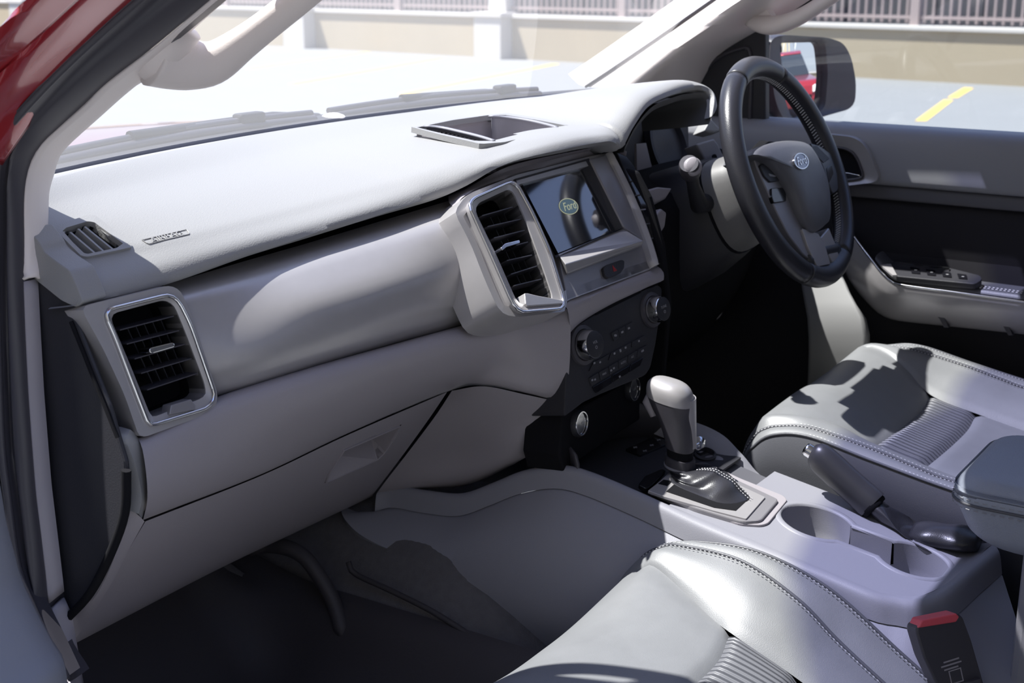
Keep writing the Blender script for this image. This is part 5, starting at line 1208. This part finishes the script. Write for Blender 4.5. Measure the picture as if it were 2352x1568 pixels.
b = B(); q = [P(x, y, y=.27) for x, y in [(1733, 92), (1757, 82), (1772, 84), (1765, 130), (1764, 250), (1800, 285), (1736, 290)]]; b.prism(q, (0, -1, 0), -.06, .0); b.build('mirror_foot', 'black_plastic', dm, bevel=.008)
# ------------------------------------------------------------------ grab handles
t = thing('grab_handle', 'cream grab handle on the passenger windscreen pillar, upper left', 'grab handle', P(380, 130, x=-.66), 'pillar grab handles')
pth = [(352, 128, -.672), (392, 140, -.655), (440, 148, -.638), (492, 143, -.622), (555, 101, -.606), (630, 44, -.592), (705, -18, -.578), (790, -95, -.562), (850, -160, -.56), (860, -200, -.575)]
b = B(); pp = cr([P(x, y, x=X) for x, y, X in pth], 60)
rad_ = cr([V((i, r, 0)) for i, r in enumerate((.030, .026, .0205, .0165, .0150, .0150, .0155, .0165, .020, .026))], 60)
b.tube(pp, [r.y for r in rad_], 24, up=(.5, .85, .15), flat=.8); b.build('grip', 'cream', t, 180)
b = B(); b.tube([P(330, 172, x=-.676), P(352, 148, x=-.672), P(385, 108, x=-.664), P(426, 62, x=-.655)], [.008, .016, .019, .016], 16, flat=1.3, up=(1, 0, 0)); b.build('handle_foot', 'cream', t, 180)
t = thing('grab_handle', 'white grab handle on the driver windscreen pillar above the mirror', 'grab handle', P(1750, 45, x=.66), 'pillar grab handles')
pth = [(1722, 46, .672), (1752, 56, .662), (1790, 56, .652), (1838, 38, .645), (1890, 6, .640), (1960, -42, .635), (2060, -110, .632), (2110, -150, .64), (2110, -190, .66)]
pp = cr([P(x, y, x=X) for x, y, X in pth], 50)
rad_ = cr([V((i, r, 0)) for i, r in enumerate((.012, .0175, .0165, .0150, .0145, .0145, .015, .017, .02))], 50)
b = B(); b.tube(pp, [r.y for r in rad_], 24, up=(0, 1, .3), flat=.85); b.build('grip', 'cream', t, 180)
b = B(); b.prism(rc([P(x, y, x=.668) for x, y in [(1712, 54), (1760, 14), (1776, 36), (1784, 60), (1770, 74), (1745, 74)]], .006), (-1, 0, 0), -.015, .006); b.build('handle_foot', 'cream', t, bevel=.006)
# ------------------------------------------------------------------ what the mirror shows: a parked red car and a building
vc = thing('parked_car', 'red car with a dark windscreen reflected in the driver door mirror', 'car', (6.2, -7.4, 0))
def side_poly(L, w, name, m, dx=0, bev=.06, taper=1):
    """car seen from the side (y,z) extruded across"""
    b = B(); pts = [V((0, y, z)) for y, z in L]
    b.add([V((-w/2*(taper if z > 1.1 else 1), y, z)) for y, z in L]+[V((w/2*(taper if z > 1.1 else 1), y, z)) for y, z in L], [tuple(range(len(L)))[::-1], tuple(range(len(L), 2*len(L)))]+[(i, (i+1) % len(L), (i+1) % len(L)+len(L), i+len(L)) for i in range(len(L))])
    Rz = Matrix.Rotation(radians(CAR_A), 3, 'Z')
    b.v = [tuple(Rz@V(v)+V(CAR_P)) for v in b.v]
    return b.build(name, m, vc, 30, bevel=bev, seg=3)
CAR_A = 12; CAR_P = (6.0, -8.6, 0)
vc.location = CAR_P; bpy.context.view_layer.update()
bd = side_poly([(2.2, .35), (2.28, .55), (2.22, .85), (2.1, .98), (1.1, 1.08), (-1.9, 1.10), (-2.2, .9), (-2.2, .4)], 1.84, 'body', 'red_paint')
cb = side_poly([(1.15, 1.06), (.35, 1.62), (.1, 1.72), (-1.3, 1.74), (-1.9, 1.1)], 1.70, 'cabin', 'car_glass', taper=.82)
side_poly([(.30, 1.66), (.1, 1.76), (-1.3, 1.78), (-1.45, 1.66)], 1.5, 'roof', 'red_paint', taper=.95)
side_poly([(2.30, .42), (2.33, .52), (2.29, .66), (2.20, .60), (2.2, .42)], 1.0, 'grille', 'matt_black', bev=.01)
def carpt(x, y, z): return Matrix.Rotation(radians(CAR_A), 3, 'Z')@V((x, y, z))+V(CAR_P)
for s in (-1, 1):
    b = B(); b.prism([carpt(s*x, y, z) for x, y, z in ((.52, 2.33, .70), (.90, 2.20, .74), (.90, 2.12, .90), (.52, 2.26, .84))], carpt(0, 1, .1)-carpt(0, 0, 0), -.08, .02); b.build('headlamp', 'white_light', vc, bevel=.01)
    for y in (1.4, -1.35):
        b = B(); b.lathe(carpt(s*.80, y, .36), carpt(s, 0, 0)-carpt(0, 0, 0), [(.36, -.02), (.37, .03), (.35, .12), (.22, .13), (.20, .10), (.001, .11)], 32); b.build('wheel', 'tyre', vc, 50)
bl2 = thing('workshop', 'beige building with steel braces reflected in the driver door mirror', 'building', (9, -22, 0))
b = B(); b.box((9.0, -22, 3), (11, .3, 6), Matrix.Rotation(radians(-18), 3, 'Z')); b.build('wall', 'building', bl2)
Rb = Matrix.Rotation(radians(-18), 3, 'Z'); fw = Rb@V((0, 1, 0)); rw_ = Rb@V((1, 0, 0)); o_ = V((9.0, -22, 0))
for k in range(-2, 3):
    b = B(); p = o_+rw_*(k*2.4)+fw*1.2; b.tube([p, p+V((0, 0, 5))], .10, 8); b.build('column', 'building', bl2)
    b = B(); b.tube([p+V((0, 0, .2)), p+rw_*2.4+V((0, 0, 4.6))], .04, 6); b.tube([p+V((0, 0, 4.6)), p+rw_*2.4+V((0, 0, .2))], .04, 6); b.build('brace', 'steel', bl2)
    if k % 2: b = B(); q = o_+rw_*(k*2.4+1.2)+fw*.2; b.box(q+V((0, 0, 1.6)), (1.6, .1, 3.2), Rb); b.build('doorway', 'matt_black', bl2)

# dark edge of the glass along the driver's pillar
b = B(); b.tube([P(x, y, x=X-.004) for x, y, X in R0s], .0028, 8)
tag(b.build('glass_seal', 'rubber', smooth=180), 'thin dark seal between the windscreen and the white driver side pillar', 'seal')
